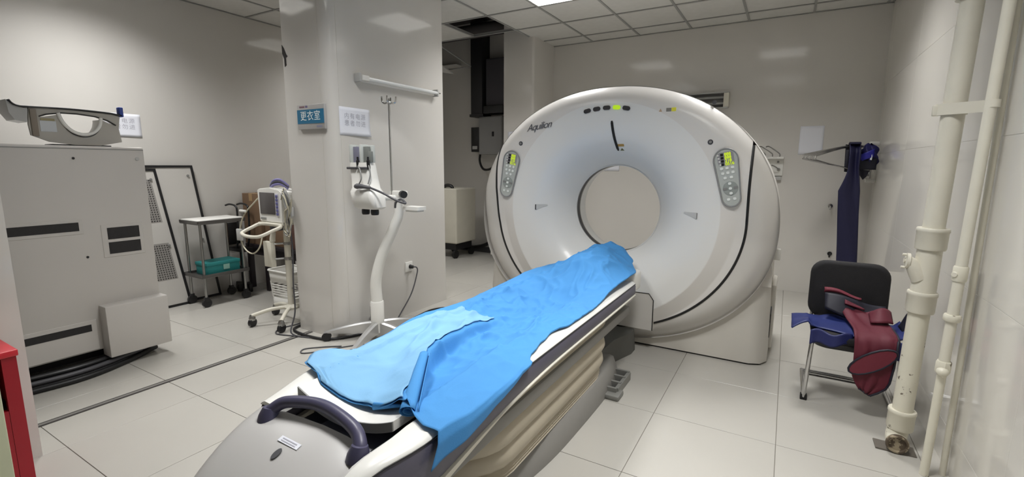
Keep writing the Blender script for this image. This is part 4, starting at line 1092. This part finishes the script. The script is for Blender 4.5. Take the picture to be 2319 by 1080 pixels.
# white plastic basket
bk = thing('plastic_basket', 'white slatted plastic basket on the floor behind the monitor stand', 'basket', (-4.14, 2.81, 0))
bw = [(-3.95, -3.60, 2.72, 3.0)]
def bring(z, k): return [V((-4.14 + a * k, 2.81 + b * k, z)) for a, b in roundrect(.34, .27, .04, 4)]
bm = B(); loft(bm, [bring(.0, .84), bring(.01, .86), bring(.09, .88)], True, True, False); obj('bottom_tub', bm, M_WHITE, bk, 40, solid=.003)
bm = B(); loft(bm, [bring(.24, .95), bring(.35, 1.0)], True, False, False); obj('upper_band', bm, M_WHITE, bk, 40, solid=.003)
bm = B(); tube(bm, bring(.352, 1.02), .010, 8, True); obj('rim', bm, M_WHITE, bk, 60)
for z in (.115, .14, .165, .19, .215):
    bm = B(); tube(bm, bring(z, .88 + .07 * (z - .09) / .15), .006, 6, True); obj('slat', bm, M_WHITE, bk, 60)
for q in range(0, 20, 2):
    a, b = bring(.085, .88)[q], bring(.245, .95)[q]
    bm = B(); tube(bm, [a, b], .006, 6); obj('rib', bm, M_WHITE, bk, 60)

# ------------------------------------------------------------------ alcove behind the column
al = thing('mobile_unit', 'white mobile equipment unit on casters standing in the dark alcove', 'cabinet', (-4.3, 5.65, 0))
bm = B(); box(bm, -4.55, -4.10, 5.45, 5.95, .22, 1.03, .025, 3); obj('body', bm, M_IVORY, al, 40)
bm = B(); box(bm, -4.5, -4.15, 5.5, 5.9, .12, .22); obj('chassis', bm, M_BLKP, al, 0)
for x in (-4.48, -4.16):
    for y in (5.5, 5.9):
        bm = B(); cyl(bm, (x - .02, y, .06), (x + .02, y, .06), .06, n=16); obj('caster', bm, M_BLK, al, 40)
bm = B(); tube(bm, catmull([(-4.4, 5.5, 1.03), (-4.3, 5.5, 1.07), (-4.22, 5.5, 1.06), (-4.2, 5.5, 1.03)], 4), .025, 8); obj('handle', bm, M_BLKP, al, 60)
eb = thing('electrical_box', 'grey wall electrical box with black latch in the alcove', 'electrical box', (-4.05, 6.3, 1.52))
bm = B(); box(bm, -4.22, -3.80, 6.22, 6.4, 1.53, 2.10, .006); obj('enclosure', bm, mat('ebox_grey', (150, 150, 150), .5), eb, 30)
bm = B(); box(bm, -4.21, -3.81, 6.212, 6.222, 1.545, 2.085, .004); dd = obj('door', bm, mat('ebox_grey', (150, 150, 150), .5), eb, 30)
bm = B(); box(bm, -3.97, -3.94, 6.20, 6.214, 1.80, 1.87, .003); obj('latch', bm, M_BLK, dd, 30)
kb = thing('breaker_box', 'small black breaker box beside the grey electrical box', 'electrical box', (-4.32, 6.33, 1.55))
bm = B(); box(bm, -4.39, -4.235, 6.25, 6.4, 1.57, 1.95, .006); obj('enclosure', bm, M_BLKP, kb, 30)
bm = B(); box(bm, -4.36, -4.27, 6.24, 6.252, 1.61, 1.66); obj('switch_strip', bm, M_LGREY, kb, 0)
dt = thing('cable_duct', 'dark vertical cable duct rising into the open ceiling', 'duct', (-4.23, 6.3, 2.1))
bm = B(); box(bm, -4.34, -4.13, 6.18, 6.4, 2.12, 3.5, .004); obj('trunking', bm, mat('duct_dark', (34, 33, 36), .6), dt, 30)
bm = B(); box(bm, -4.36, -4.11, 6.17, 6.4, 2.10, 2.14); obj('end_flange', bm, M_BLKP, dt, 0)
uc = thing('upper_cabinet', 'dark grey panel box mounted above the electrical box', 'electrical box', (-3.95, 6.3, 2.2))
bm = B(); box(bm, -4.10, -3.72, 6.24, 6.4, 2.25, 2.95, .006); obj('enclosure', bm, mat('upper_dark', (74, 72, 78), .6), uc, 30)
bm = B(); box(bm, -4.09, -3.73, 6.232, 6.242, 2.27, 2.93); obj('door', bm, mat('upper_dark', (74, 72, 78), .6), uc, 0)
bm = B(); box(bm, -4.10, -3.75, 6.16, 6.4, 2.14, 2.25, .004); obj('cable_tray', bm, M_BLKP, uc, 30)
bm = B(); tube(bm, catmull([(-4.26, 6.32, 1.57), (-4.26, 6.30, 1.42), (-4.16, 6.26, 1.30), (-4.0, 6.25, 1.32), (-3.9, 6.26, 1.45), (-3.88, 6.28, 1.54)], 7), .018, 8)
tag(obj('wall_cable', bm, M_BLK, None, 60), 'thick black cable looping below the electrical box', 'cable')
bm = B(); tube(bm, catmull([(-3.40, 5.6, .62), (-3.65, 5.85, .40), (-3.85, 6.0, .22), (-4.05, 6.08, .12), (-4.3, 6.12, .06), (-4.5, 6.12, .04)], 7), .028, 10)
tag(obj('wall_cable', bm, M_BLK, None, 60), 'heavy black hose curving down to the alcove floor behind the scanner', 'cable')
rw = thing('floor_raceway', 'grey metal floor raceway along the alcove wall', 'raceway', (-4.2, 6.2, 0))
bm = B(); box(bm, -5.0, -3.28, 6.12, 6.22, 0, .09, .004); obj('channel', bm, M_DGREY, rw, 30)
bm = B(); box(bm, -5.0, -3.28, 6.11, 6.23, .09, .10); obj('cover_strip', bm, M_GREY, rw, 0)
bm = B(); tube(bm, [(-5.1, 5.55, 3.15), (-2.9, 5.55, 3.15)], .09, 14)
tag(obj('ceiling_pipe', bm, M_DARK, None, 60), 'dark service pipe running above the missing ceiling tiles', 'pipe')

# ------------------------------------------------------------------ left foreground
rc = thing('red_cabinet', 'red painted wooden cabinet with open dark shelf against the partition', 'cabinet', (-2.82, .3, 0))
M_RED = mat('red_paint', (160, 26, 40), .4, var=.06)
bm = B(); box(bm, -2.94, -2.70, -.25, .565, 0, .02); box(bm, -2.94, -2.92, -.25, .565, 0, .585); box(bm, -2.94, -2.70, .545, .565, 0, .585); box(bm, -2.94, -2.70, -.25, -.23, 0, .585); obj('carcass', bm, M_RED, rc, 0)
bm = B(); box(bm, -2.722, -2.697, -.25, .522, .01, .36); obj('lower_door', bm, M_RED, rc, 0)
bm = B(); box(bm, -2.722, -2.696, .523, .568, .002, .584); obj('corner_stile', bm, M_RED, rc, 0)
bm = B(); box(bm, -2.945, -2.69, -.26, .575, .585, .612, .004); obj('table_top', bm, mat('red_top_lit', (196, 40, 52), .35), rc, 30)  # same red paint, made lighter on top to carry the light falling there
bm = B(); box(bm, -2.918, -2.728, -.22, .54, .35, .365); obj('shelf', bm, mat('shelf_dark', (30, 12, 14), .7), rc, 0)
bm = B(); box(bm, -2.9195, -2.916, -.22, .54, .365, .58); obj('back_lining', bm, mat('shelf_dark', (30, 12, 14), .7), rc, 0)
dp_ = thing('door_leaf', 'pale green folded door leaf edge beside the red cabinet', 'door', (-2.27, .1, 0))
bm = B(); box(bm, -2.28, -2.20, -.5, .415, 0.01, 1.25, .004); obj('leaf', bm, mat('pale_green', (206, 210, 180), .5, var=.05), dp_, 30)
bm = B(); box(bm, -2.202, -2.194, -.5, .30, .08, 1.15, .003); obj('raised_panel', bm, mat('pale_green2', (196, 202, 170), .5), dp_, 30)
# ------------------------------------------------------------------ right side: apron rack and hooks
ar = thing('apron_rack', 'chrome swing-arm apron rack with five wire arms fixed near the corner', 'rack', (.69, 5.78, 1.2))
PV = V((.685, 5.80, 0))
bm = B(); cyl(bm, PV + V((0, 0, 1.26)), PV + V((0, 0, 1.60)), .012, n=14); pst = obj('pivot_post', bm, M_CHROME, ar, 60)
for z in (1.22, 1.58):
    bm = B(); box(bm, .655, .735, 5.765, 5.835, z, z + .035, .006); obj('wall_bracket', bm, M_WHITE, ar, 30)
tips = []
for k in range(5):
    tip = V((.115 + .024 * k, 5.28 + .035 * k, 1.462 - .002 * k)); tips.append(tip)
    hz = 1.57 - .003 * k; lz = 1.285 + .003 * k
    d = (tip - V((PV.x, PV.y, tip.z))).normalized()
    up = catmull([PV + V((0, 0, hz)), PV + d * .28 + V((0, 0, hz + .0)), tip - d * .03 + V((0, 0, .028)), tip + V((0, 0, .012)), tip + V((0, 0, -.012)), tip - d * .03 + V((0, 0, -.026)), PV + d * .25 + V((0, 0, 1.355)), PV + V((0, 0, lz))], 5)
    bm = B(); tube(bm, up, .0072, 8); obj('swing_arm', bm, M_CHROME, ar, 60)
# lead apron hung over the arms
M_NAVY = mat('navy_vinyl', (20, 20, 58), .55, var=.06, vscale=6); M_NAVYD = mat('navy_dark', (16, 16, 34), .6); M_BLUE = mat('royal_blue_vinyl', (34, 34, 150), .5, var=.08)
la = thing('lead_apron', 'long navy lead apron hanging from the swing-arm rack', 'apron', (.48, 5.55, .42))
def apron(u, v):
    z = 1.585 - 1.17 * u
    if z > 1.36: xl, xr = .475, .56
    elif z > 1.15: t = (1.36 - z) / .21; xl, xr = .475 - .055 * t ** 1.5, .56 + .03 * t
    else: t = (1.15 - z) / .75; xl, xr = .42 + .055 * t, .59 + .045 * t
    x = xl + (xr - xl) * v
    y = 5.46 + .02 * math.sin(v * 5 + z * 3) + .03 * (1.585 - z) * .3 + .015 * math.sin(v * 3.1)
    if z > 1.52: y += (z - 1.52) * 1.2
    return V((x, y, z))
bm = B(); surf(bm, apron, 40, 12); obj('front_panel', bm, M_NAVY, la, 70, solid=.012)
bm = B(); surf(bm, lambda u, v: V((.455 + .115 * v + .01 * u, 5.62 - .06 * u * 0 + .02 * math.sin(v * 4), 1.585 - .26 * u - .02 * v)), 10, 6); obj('shoulder_flap', bm, M_NAVYD, la, 70, solid=.012)
bm = B(); surf(bm, lambda u, v: V((.475 + .085 * v, 5.48 + .16 * u, 1.588 + .012 * math.sin(math.pi * u))), 6, 6); obj('shoulder_fold', bm, M_NAVY, la, 70, solid=.012)
bm = B(); box(bm, .448, .475, 5.462, 5.476, 1.37, 1.53, .004); obj('buckle_strap', bm, M_NAVYD, la, 30)
lb2 = thing('lead_apron', 'bunched royal blue and black lead garment draped at the rack pivot', 'apron', (.62, 5.68, 1.25))
def bundle(u, v):
    a = 2 * math.pi * u
    z = 1.37 + .215 * v
    rx = .072 + .02 * math.sin(3 * a + 9 * v) + .012 * math.sin(7 * a + 3 * v); ry = .075 + .015 * math.sin(4 * a + 5 * v)
    k = math.sin(math.pi * min(max(v * .92 + .06, 0), 1)) ** .45
    return V((.645 + rx * k * math.cos(a), 5.66 + ry * k * math.sin(a), z + .012 * math.sin(2 * a)))
bm = B(); surf(bm, bundle, 40, 16, True); obj('bunched_body', bm, mat('navy_mid', (24, 24, 88), .55, var=.15, vscale=12), lb2, 70)
bm = B(); surf(bm, lambda u, v: V((.575 + .10 * u, 5.575 - .015 * math.sin(3 * u), 1.42 + .07 * v + .05 * u)), 8, 6); obj('blue_lining', bm, M_BLUE, lb2, 70, solid=.006)
bm = B(); surf(bm, lambda u, v: V((.575 + .13 * u, 5.57 + .03 * u, 1.345 + (.09 + .02 * u) * v)), 8, 6); obj('dark_lower_fold', bm, M_NAVYD, lb2, 70, solid=.01)
bm = B(); prism(bm, [(.55, 1.35), (.66, 1.34), (.64, 1.28), (.615, 1.25)], lambda p: (p[0], 5.60, p[1]), lambda p: (p[0], 5.62, p[1])); obj('hanging_tie', bm, M_NAVYD, lb2, 0)
bm = B(); prism(bm, [(.655, 1.44), (.668, 1.49), (.672, 1.47), (.671, 1.435)], lambda p: (p[0] - .01, 5.562, p[1]), lambda p: (p[0] - .01, 5.565, p[1])); obj('care_tag', bm, M_PAPER, lb2, 0)
# second wall rack behind the gantry rim
r2 = thing('wall_hook_rack', 'white wall plate with bent wire hooks just right of the scanner rim', 'rack', (-.14, 5.9, 1.24))
bm = B(); box(bm, -.30, -.06, 5.945, 5.96, 1.27, 1.46, .004); obj('backplate', bm, M_WHITE, r2, 30)
bm = B(); box(bm, -.30, -.06, 5.88, 5.96, 1.45, 1.475, .004); obj('top_ledge', bm, M_WHITE, r2, 30)
bm = B(); box(bm, -.20, -.07, 5.92, 5.96, 1.225, 1.262, .004); obj('lower_clip', bm, M_LGREY, r2, 30)
for k in range(3):
    x = -.10 - .07 * k
    bm = B(); tube(bm, catmull([(x, 5.9, 1.47), (x, 5.89, 1.50), (x - .02, 5.85, 1.52), (x - .10, 5.70, 1.575), (x - .13, 5.66, 1.57)], 5), .006, 7); obj('wire_hook', bm, M_STEEL, r2, 60)
bm = B(); tube(bm, catmull([(-.10, 5.945, 1.34), (-.10, 5.91, 1.34), (-.13, 5.88, 1.365), (-.17, 5.86, 1.385)], 5), .007, 7); lathe(bm, [(.016, 0), (.016, .012)], (-.10, 5.935, 1.34), (0, 1, 0), 12); obj('wire_hook', bm, M_STEEL, r2, 60)
bm = B(); lathe(bm, [(.012, 0), (.012, .01)], (-.11, 5.938, 1.42), (0, 1, 0), 12); obj('fixing_screw', bm, M_GREY, r2, 40)
for x, z, m, lab in ((.405, .965, M_CHROME, 'small chrome wall hook beside the hanging navy apron'), (.445, .46, M_BLKP, 'small black wall hook at apron hem height above the chair')):
    h_ = thing('wall_hook', lab, 'hook', (x, 5.94, z - .03))
    bm = B(); lathe(bm, [(.022, 0), (.02, .01)], (x, 5.95, z), (0, 1, 0), 14); obj('rosette', bm, m, h_, 40)
    bm = B(); tube(bm, catmull([(x, 5.95, z), (x, 5.92, z - .01), (x - .005, 5.90, z - .03), (x - .008, 5.885, z - .01)], 5), .007, 7); obj('hook_arm', bm, m, h_, 60)

# ------------------------------------------------------------------ visitor chair with garments
ck = thing('visitor_chair', 'black padded visitor chair on chrome cantilever frame by the pipes', 'chair', (.4, 3.4, 0))
M_BPAD = mat('black_fabric', (24, 23, 26), .8, var=.15, vscale=20, bump=.2, bscale=300)
def back(u, v):
    pass
bm = B()
bp = roundrect(.415, .37, .085, 6)
rings = []
for d, k in ((-.028, .88), (-.022, .97), (-.008, 1.0), (.012, 1.0), (.024, .96), (.028, .88)):
    rings.append([V((.385 + a * k, 3.56 + d + .13 * (b * k + .18) * .6 + .25 * (a * k) ** 2 * -1 * 0, .595 + b * k)) for a, b in bp])
loft(bm, rings); obj('backrest', bm, M_BPAD, ck, 60)
bm = B(); rings = []
sp = roundrect(.42, .44, .07, 6)
for z, k in ((.375, .9), (.385, .98), (.405, 1.0), (.425, .98), (.435, .9)): rings.append([V((.40 + a * k, 3.34 + b * k, z + (.02 if b < -.1 else 0) * 0)) for a, b in sp])
loft(bm, rings); obj('seat', bm, M_BPAD, ck, 60)
bm = B(); rings = []
for z, k in ((.335, .80), (.345, .9), (.376, .93)): rings.append([V((.40 + a * k, 3.34 + b * k, z)) for a, b in sp])
loft(bm, rings); obj('seat_pan', bm, M_BLKP, ck, 60)
for x in (.205, .60):
    o_ = -.02 if x < .4 else .02
    bm = B(); tube(bm, catmull([(x + .01, 3.45, .40), (x, 3.20, .395), (x + o_ * .3, 3.165, .36), (x + o_ * 1.0, 3.155, .06), (x + o_, 3.165, .016), (x + o_, 3.22, .012), (x + o_, 3.56, .012), (x + o_, 3.60, .014)], 6), .012, 10); obj('side_frame', bm, M_CHROME, ck, 60)
    bm = B(); box(bm, x + o_ - .018, x + o_ + .018, 3.145, 3.18, .0, .035, .005); obj('foot_cap', bm, M_BLK, ck, 30)
    bm = B(); tube(bm, [(x, 3.45, .39), (x, 3.565, .40), (x, 3.585, .50)], .010, 8); obj('back_bracket', bm, M_CHROME, ck, 60)
for y, z in ((3.60, .014), (3.575, .014)):
    bm = B(); tube(bm, [(.185, y, z), (.62, y, z)], .011, 10); obj('cross_bar', bm, M_CHROME, ck, 60)
M_MAR = mat('maroon_vinyl', (92, 22, 40), .7, var=.06, vscale=8)
mp = thing('lead_apron', 'maroon lead apron with black piping draped over the chair seat', 'apron', (.46, 3.2, .2))
path = [tuple(p) for p in catmull([(0, 3.44, .52), (0, 3.40, .50), (0, 3.33, .482), (0, 3.24, .476), (0, 3.13, .468), (0, 3.085, .43), (0, 3.075, .32), (0, 3.08, .17)], 6)]
def mdrape(u, v):
    i = u * (len(path) - 1); a = path[int(i)]; b = path[min(int(i) + 1, len(path) - 1)]; t = i - int(i)
    y, z = a[1] + (b[1] - a[1]) * t, a[2] + (b[2] - a[2]) * t
    xl = .33 + .055 * min(u * 2, 1) ** .7 ; xr = .52 + .06 * math.sin(u * 2.6)
    if u > .62: k = (u - .62) / .38; xl = .385 + .01 * k; xr = .575 - .03 * k ** 2
    if u > .93: xl += (u - .93) * .5; xr -= (u - .93) * .9
    x = xl + (xr - xl) * v
    w = .012 * math.sin(v * 7 + u * 4) + .008 * math.sin(v * 15 - u * 7)
    drop = .05 * v * (1 - v) * 0
    return V((x, y - abs(w) * (.3 + u * .4) - .008, z + w * .6 * (1 - u) - (.03 * v if u > .8 else 0)))
bm = B(); surf(bm, mdrape, 42, 18); obj('main_panel', bm, M_MAR, mp, 70, solid=.008)
def pkt(k): return [(.472 + .118 * k * math.cos(q * .3491) * .80 - .046 * k * math.sin(q * .3491) * .59, .338 + .118 * k * math.cos(q * .3491) * .60 + .046 * k * math.sin(q * .3491) * .81) for q in range(18)]
bm = B(); prism(bm, pkt(1), lambda p: (p[0], 3.055, p[1]), lambda p: (p[0], 3.043, p[1])); pk = obj('front_pocket', bm, mat('maroon_light', (106, 32, 48), .7), mp, 30)
bm = B(); tube(bm, [(p[0], 3.046, p[1]) for p in pkt(1.03)], .006, 6, True); obj('pocket_piping', bm, M_NAVYD, pk, 60)
bm = B(); tube(bm, [mdrape(.4 + .6 * k / 20, 1.0) + V((0, -.004, 0)) for k in range(21)] + [mdrape(1.0, 1 - k / 8) for k in range(9)], .006, 6); obj('edge_piping', bm, M_NAVYD, mp, 60)
bm = B(); surf(bm, lambda u, v: V((.255 + .19 * u, 3.50 - .02 * math.sin(3 * v) - .015 * u, .592 + .030 * v * (1 - u * .7) - .012 * u + .010 * math.sin(5 * u))), 12, 6); obj('collar_fold', bm, mat('maroon_light', (106, 32, 48), .7), mp, 70, solid=.006)
bm = B(); surf(bm, lambda u, v: V((.26 + .31 * u, 3.475 - .07 * v - .02 * math.sin(5 * u), .590 - .09 * v - .045 * u + .012 * math.sin(6 * u + 2 * v))), 14, 8); obj('black_lining', bm, M_NAVYD, mp, 70, solid=.012)
bm = B(); surf(bm, lambda u, v: V((.36 + .10 * u, 3.435 - .02 * v, .572 - .045 * u - .022 * v * (1 - u))), 8, 5); obj('collar_fold', bm, M_MAR, mp, 70, solid=.008)
bm = B(); surf(bm, lambda u, v: V((.475 + .105 * u, 3.38 - .10 * v - .02 * math.sin(4 * u), .478 + .085 * math.sin(math.pi * (.15 + .6 * u)) * (1 - v * .7))), 12, 6); obj('sleeve_fold', bm, M_MAR, mp, 70, solid=.006)
bp2 = thing('lead_skirt', 'blue lead garment spread under the maroon apron on the chair', 'garment', (.38, 3.3, .43))
def bl(u, v):
    x = .09 + .55 * u; y = 3.15 + .31 * v
    z = .442 + .010 * math.sin(9 * u + 4 * v) + .008 * math.sin(17 * u - 5 * v)
    if x < .18: z += -.35 * (.18 - x) + .02
    y += .04 * math.sin(7 * u) * (1 - v)
    if x > .60: z += (x - .60) * .8
    return V((x, y, max(z, .442)) if .18 < x < .62 else (x, y, z))
bm = B(); surf(bm, bl, 40, 16); obj('skirt_body', bm, mat('cobalt_vinyl', (26, 40, 100), .5, var=.1, vscale=10), bp2, 70, solid=.008)
bm = B(); surf(bm, lambda u, v: V((.185 + .2 * u, 3.118 + .012 * math.sin(8 * u), .445 - .085 * v * (1 - .3 * u) + .01 * math.sin(9 * u))), 16, 6); obj('front_fold', bm, mat('cobalt_dark', (26, 34, 92), .5), bp2, 70, solid=.008)
bm = B(); surf(bm, lambda u, v: V((.52 + .12 * u, 3.115 + .01 * math.sin(8 * u), .45 - .10 * v)), 12, 6); obj('front_fold', bm, mat('cobalt_vinyl', (26, 40, 100), .5), bp2, 70, solid=.008)
bm = B(); surf(bm, lambda u, v: V((.625 + .03 * u, 3.28 + .12 * v, .46 + .10 * math.sin(math.pi * .5 * u) * math.sin(math.pi * (v * .8 + .1)))), 8, 8); obj('side_bulge', bm, M_NAVYD, bp2, 70, solid=.01)

# ------------------------------------------------------------------ pipes on the right wall
M_PIPE = mat('pipe_cream_paint', (216, 212, 196), .42, var=.04, vscale=9, stain=(104, 94, 80), sthr=.625, sscale=16, bump=.08, bscale=40)
M_PIPE0 = mat('pipe_cream_clean', (214, 210, 196), .42, var=.04, vscale=9, bump=.06, bscale=40)
M_RUST = mat('rusty_pipe_end', (150, 138, 116), .7, stain=(84, 72, 58), sthr=.5, sscale=22, bump=.5, bscale=60)
QX, QY = .605, 2.82
dpipe = thing('drain_pipe', 'thick cream painted drain pipe with couplings and chipped paint on wall', 'pipe', (QX, QY, 0))
bm = B(); cyl(bm, (QX, QY, .17), (QX, QY, .80), .041, n=28); obj('lower_pipe', bm, M_PIPE, dpipe, 60)
bm = B(); cyl(bm, (QX, QY, 1.05), (QX, QY, 2.10), .041, n=28); obj('middle_pipe', bm, M_PIPE0, dpipe, 60)
bm = B(); cyl(bm, (QX, QY, 2.1), (QX, QY, ZC + .1), .044, n=28); obj('upper_pipe', bm, M_PIPE0, dpipe, 60)
def collar(z0, z1, r, nm='coupling', m=M_PIPE0):
    bm = B(); lathe(bm, [(.041, z0), (r * .95, z0), (r, z0 + .008), (r, z1 - .02), (r * 1.05, z1 - .016), (r * 1.04, z1 - .004), (r, z1), (.041, z1)], (QX, QY, 0), (0, 0, 1), 32); return obj(nm, bm, m, dpipe, 40)
collar(2.08, 2.22, .060); collar(1.0, 1.10, .058); collar(.70, .80, .055); collar(.105, .205, .054, m=M_PIPE)
bm = B(); cyl(bm, (QX, QY, .79), (QX, QY, 1.02), .048, .046, 28); te = obj('tee_body', bm, M_PIPE0, dpipe, 60)
bm = B(); loft(bm, [ring_pts((QX - .02, QY - .01, .86), (-.6, 0, .8), .036, 20), ring_pts((QX - .055, QY - .015, .92), (-.8, 0, .5), .034, 20), ring_pts((QX - .075, QY - .015, .935), (-1, 0, .1), .030, 20)]); obj('tee_branch', bm, M_PIPE0, te, 60)
bm = B(); lathe(bm, [(.036, 0), (.036, .012), (.012, .014), (.012, .02)], (QX - .07, QY - .015, .94), (-1, 0, .05), 20); obj('cleanout_cap', bm, M_PIPE0, te, 40)
for z in (.91, .97):
    bm = B(); cyl(bm, (QX - .085, QY - .03, z), (QX - .10, QY - .03, z), .006, n=8); obj('cap_bolt', bm, M_IVORY, te, 40)
bm = B(); cyl(bm, (QX, QY, .03), (QX, QY, .12), .030, n=20); obj('neck', bm, M_RUST, dpipe, 60)
bm = B(); tube(bm, catmull([(QX - .005, QY, .10), (QX - .01, QY - .015, .06), (QX - .01, QY - .055, .048)], 5), .043, 20); obj('elbow', bm, M_PIPE, dpipe, 60)
bm = B(); lathe(bm, [(.030, 0), (.045, 0), (.047, .012), (.043, .022), (.036, .022), (.033, .012), (.01, .012)], (QX - .01, QY - .05, .048), (0, -1, 0), 24); obj('trap_rim', bm, M_RUST, dpipe, 40)
bm = B(); box(bm, QX - .09, QX + .07, QY - .06, QY + .03, 0, .006); obj('base_flange', bm, mat('flange_dark', (112, 106, 98), .5, .3), dpipe, 0)
dpipe.location.x = .572; dpipe.rotation_euler.y = .0195
# bracket between the pipes
br = thing('pipe_bracket', 'flat cream steel bracket clamping the drain pipe to the slim pipe', 'bracket', (.64, 2.72, 1.6))
bm = B(); box(bm, -.075, .10, -.003, .003, -.024, .024, M=Matrix.Translation((.60, 2.765, 1.625)) @ Matrix.Rotation(math.radians(-35), 4, 'Z')); obj('flat_bar', bm, M_PIPE0, br, 0)
bm = B(); box(bm, .53, .56, 2.80, 2.83, 1.60, 1.645, .004); obj('clamp_lug', bm, M_PIPE0, br, 30)
bm = B(); lathe(bm, [(.043, 1.602), (.045, 1.602), (.045, 1.648), (.043, 1.648)], (QX, QY, 0), (0, 0, 1), 28); obj('pipe_strap', bm, M_PIPE0, br, 40)
bm = B(); lathe(bm, [(.02, 1.61), (.0225, 1.61), (.0225, 1.64), (.02, 1.64)], (.675, 2.62, 0), (0, 0, 1), 20); obj('pipe_strap', bm, M_PIPE0, br, 40)
SX, SY = .675, 2.62
spp = thing('water_pipe', 'slim cream water pipe with threaded fittings beside the drain pipe', 'pipe', (SX, SY, 0))
bm = B(); cyl(bm, (SX, SY, 0), (SX, SY, .54), .0165, n=18); obj('lower_pipe', bm, M_PIPE, spp, 60)
bm = B(); cyl(bm, (SX, SY, .52), (SX, SY, ZC + .1), .0195, n=18); obj('upper_pipe', bm, M_PIPE0, spp, 60)
for z0, z1, r in ((.49, .545, .027), (.725, .755, .030), (.90, .965, .025)):
    bm = B(); lathe(bm, [(.017, z0), (r * .9, z0), (r, z0 + .006), (r, z1 - .006), (r * .9, z1), (.017, z1)], (SX, SY, 0), (0, 0, 1), 18 if z0 > .5 else 8); obj('fitting', bm, M_PIPE, spp, 40)
bm = B(); sphere(bm, (SX - .004, SY - .018, .50), .022); obj('valve_lump', bm, M_PIPE, spp, 60)
bm = B(); lathe(bm, [(.012, 0), (.01, .006)], (SX - .02, SY - .014, .93), (-.6, -.8, 0), 12); obj('fitting_screw', bm, M_PIPE0, spp, 40)
spp.location.x = .640; spp.rotation_euler.y = .0185
bm = B(); cyl(bm, (.712, 2.66, 0), (.712, 2.66, ZC + .1), .012, n=14)
tag(obj('conduit', bm, M_PIPE0, None, 60), 'very thin cream conduit running up the wall behind the water pipe', 'conduit')
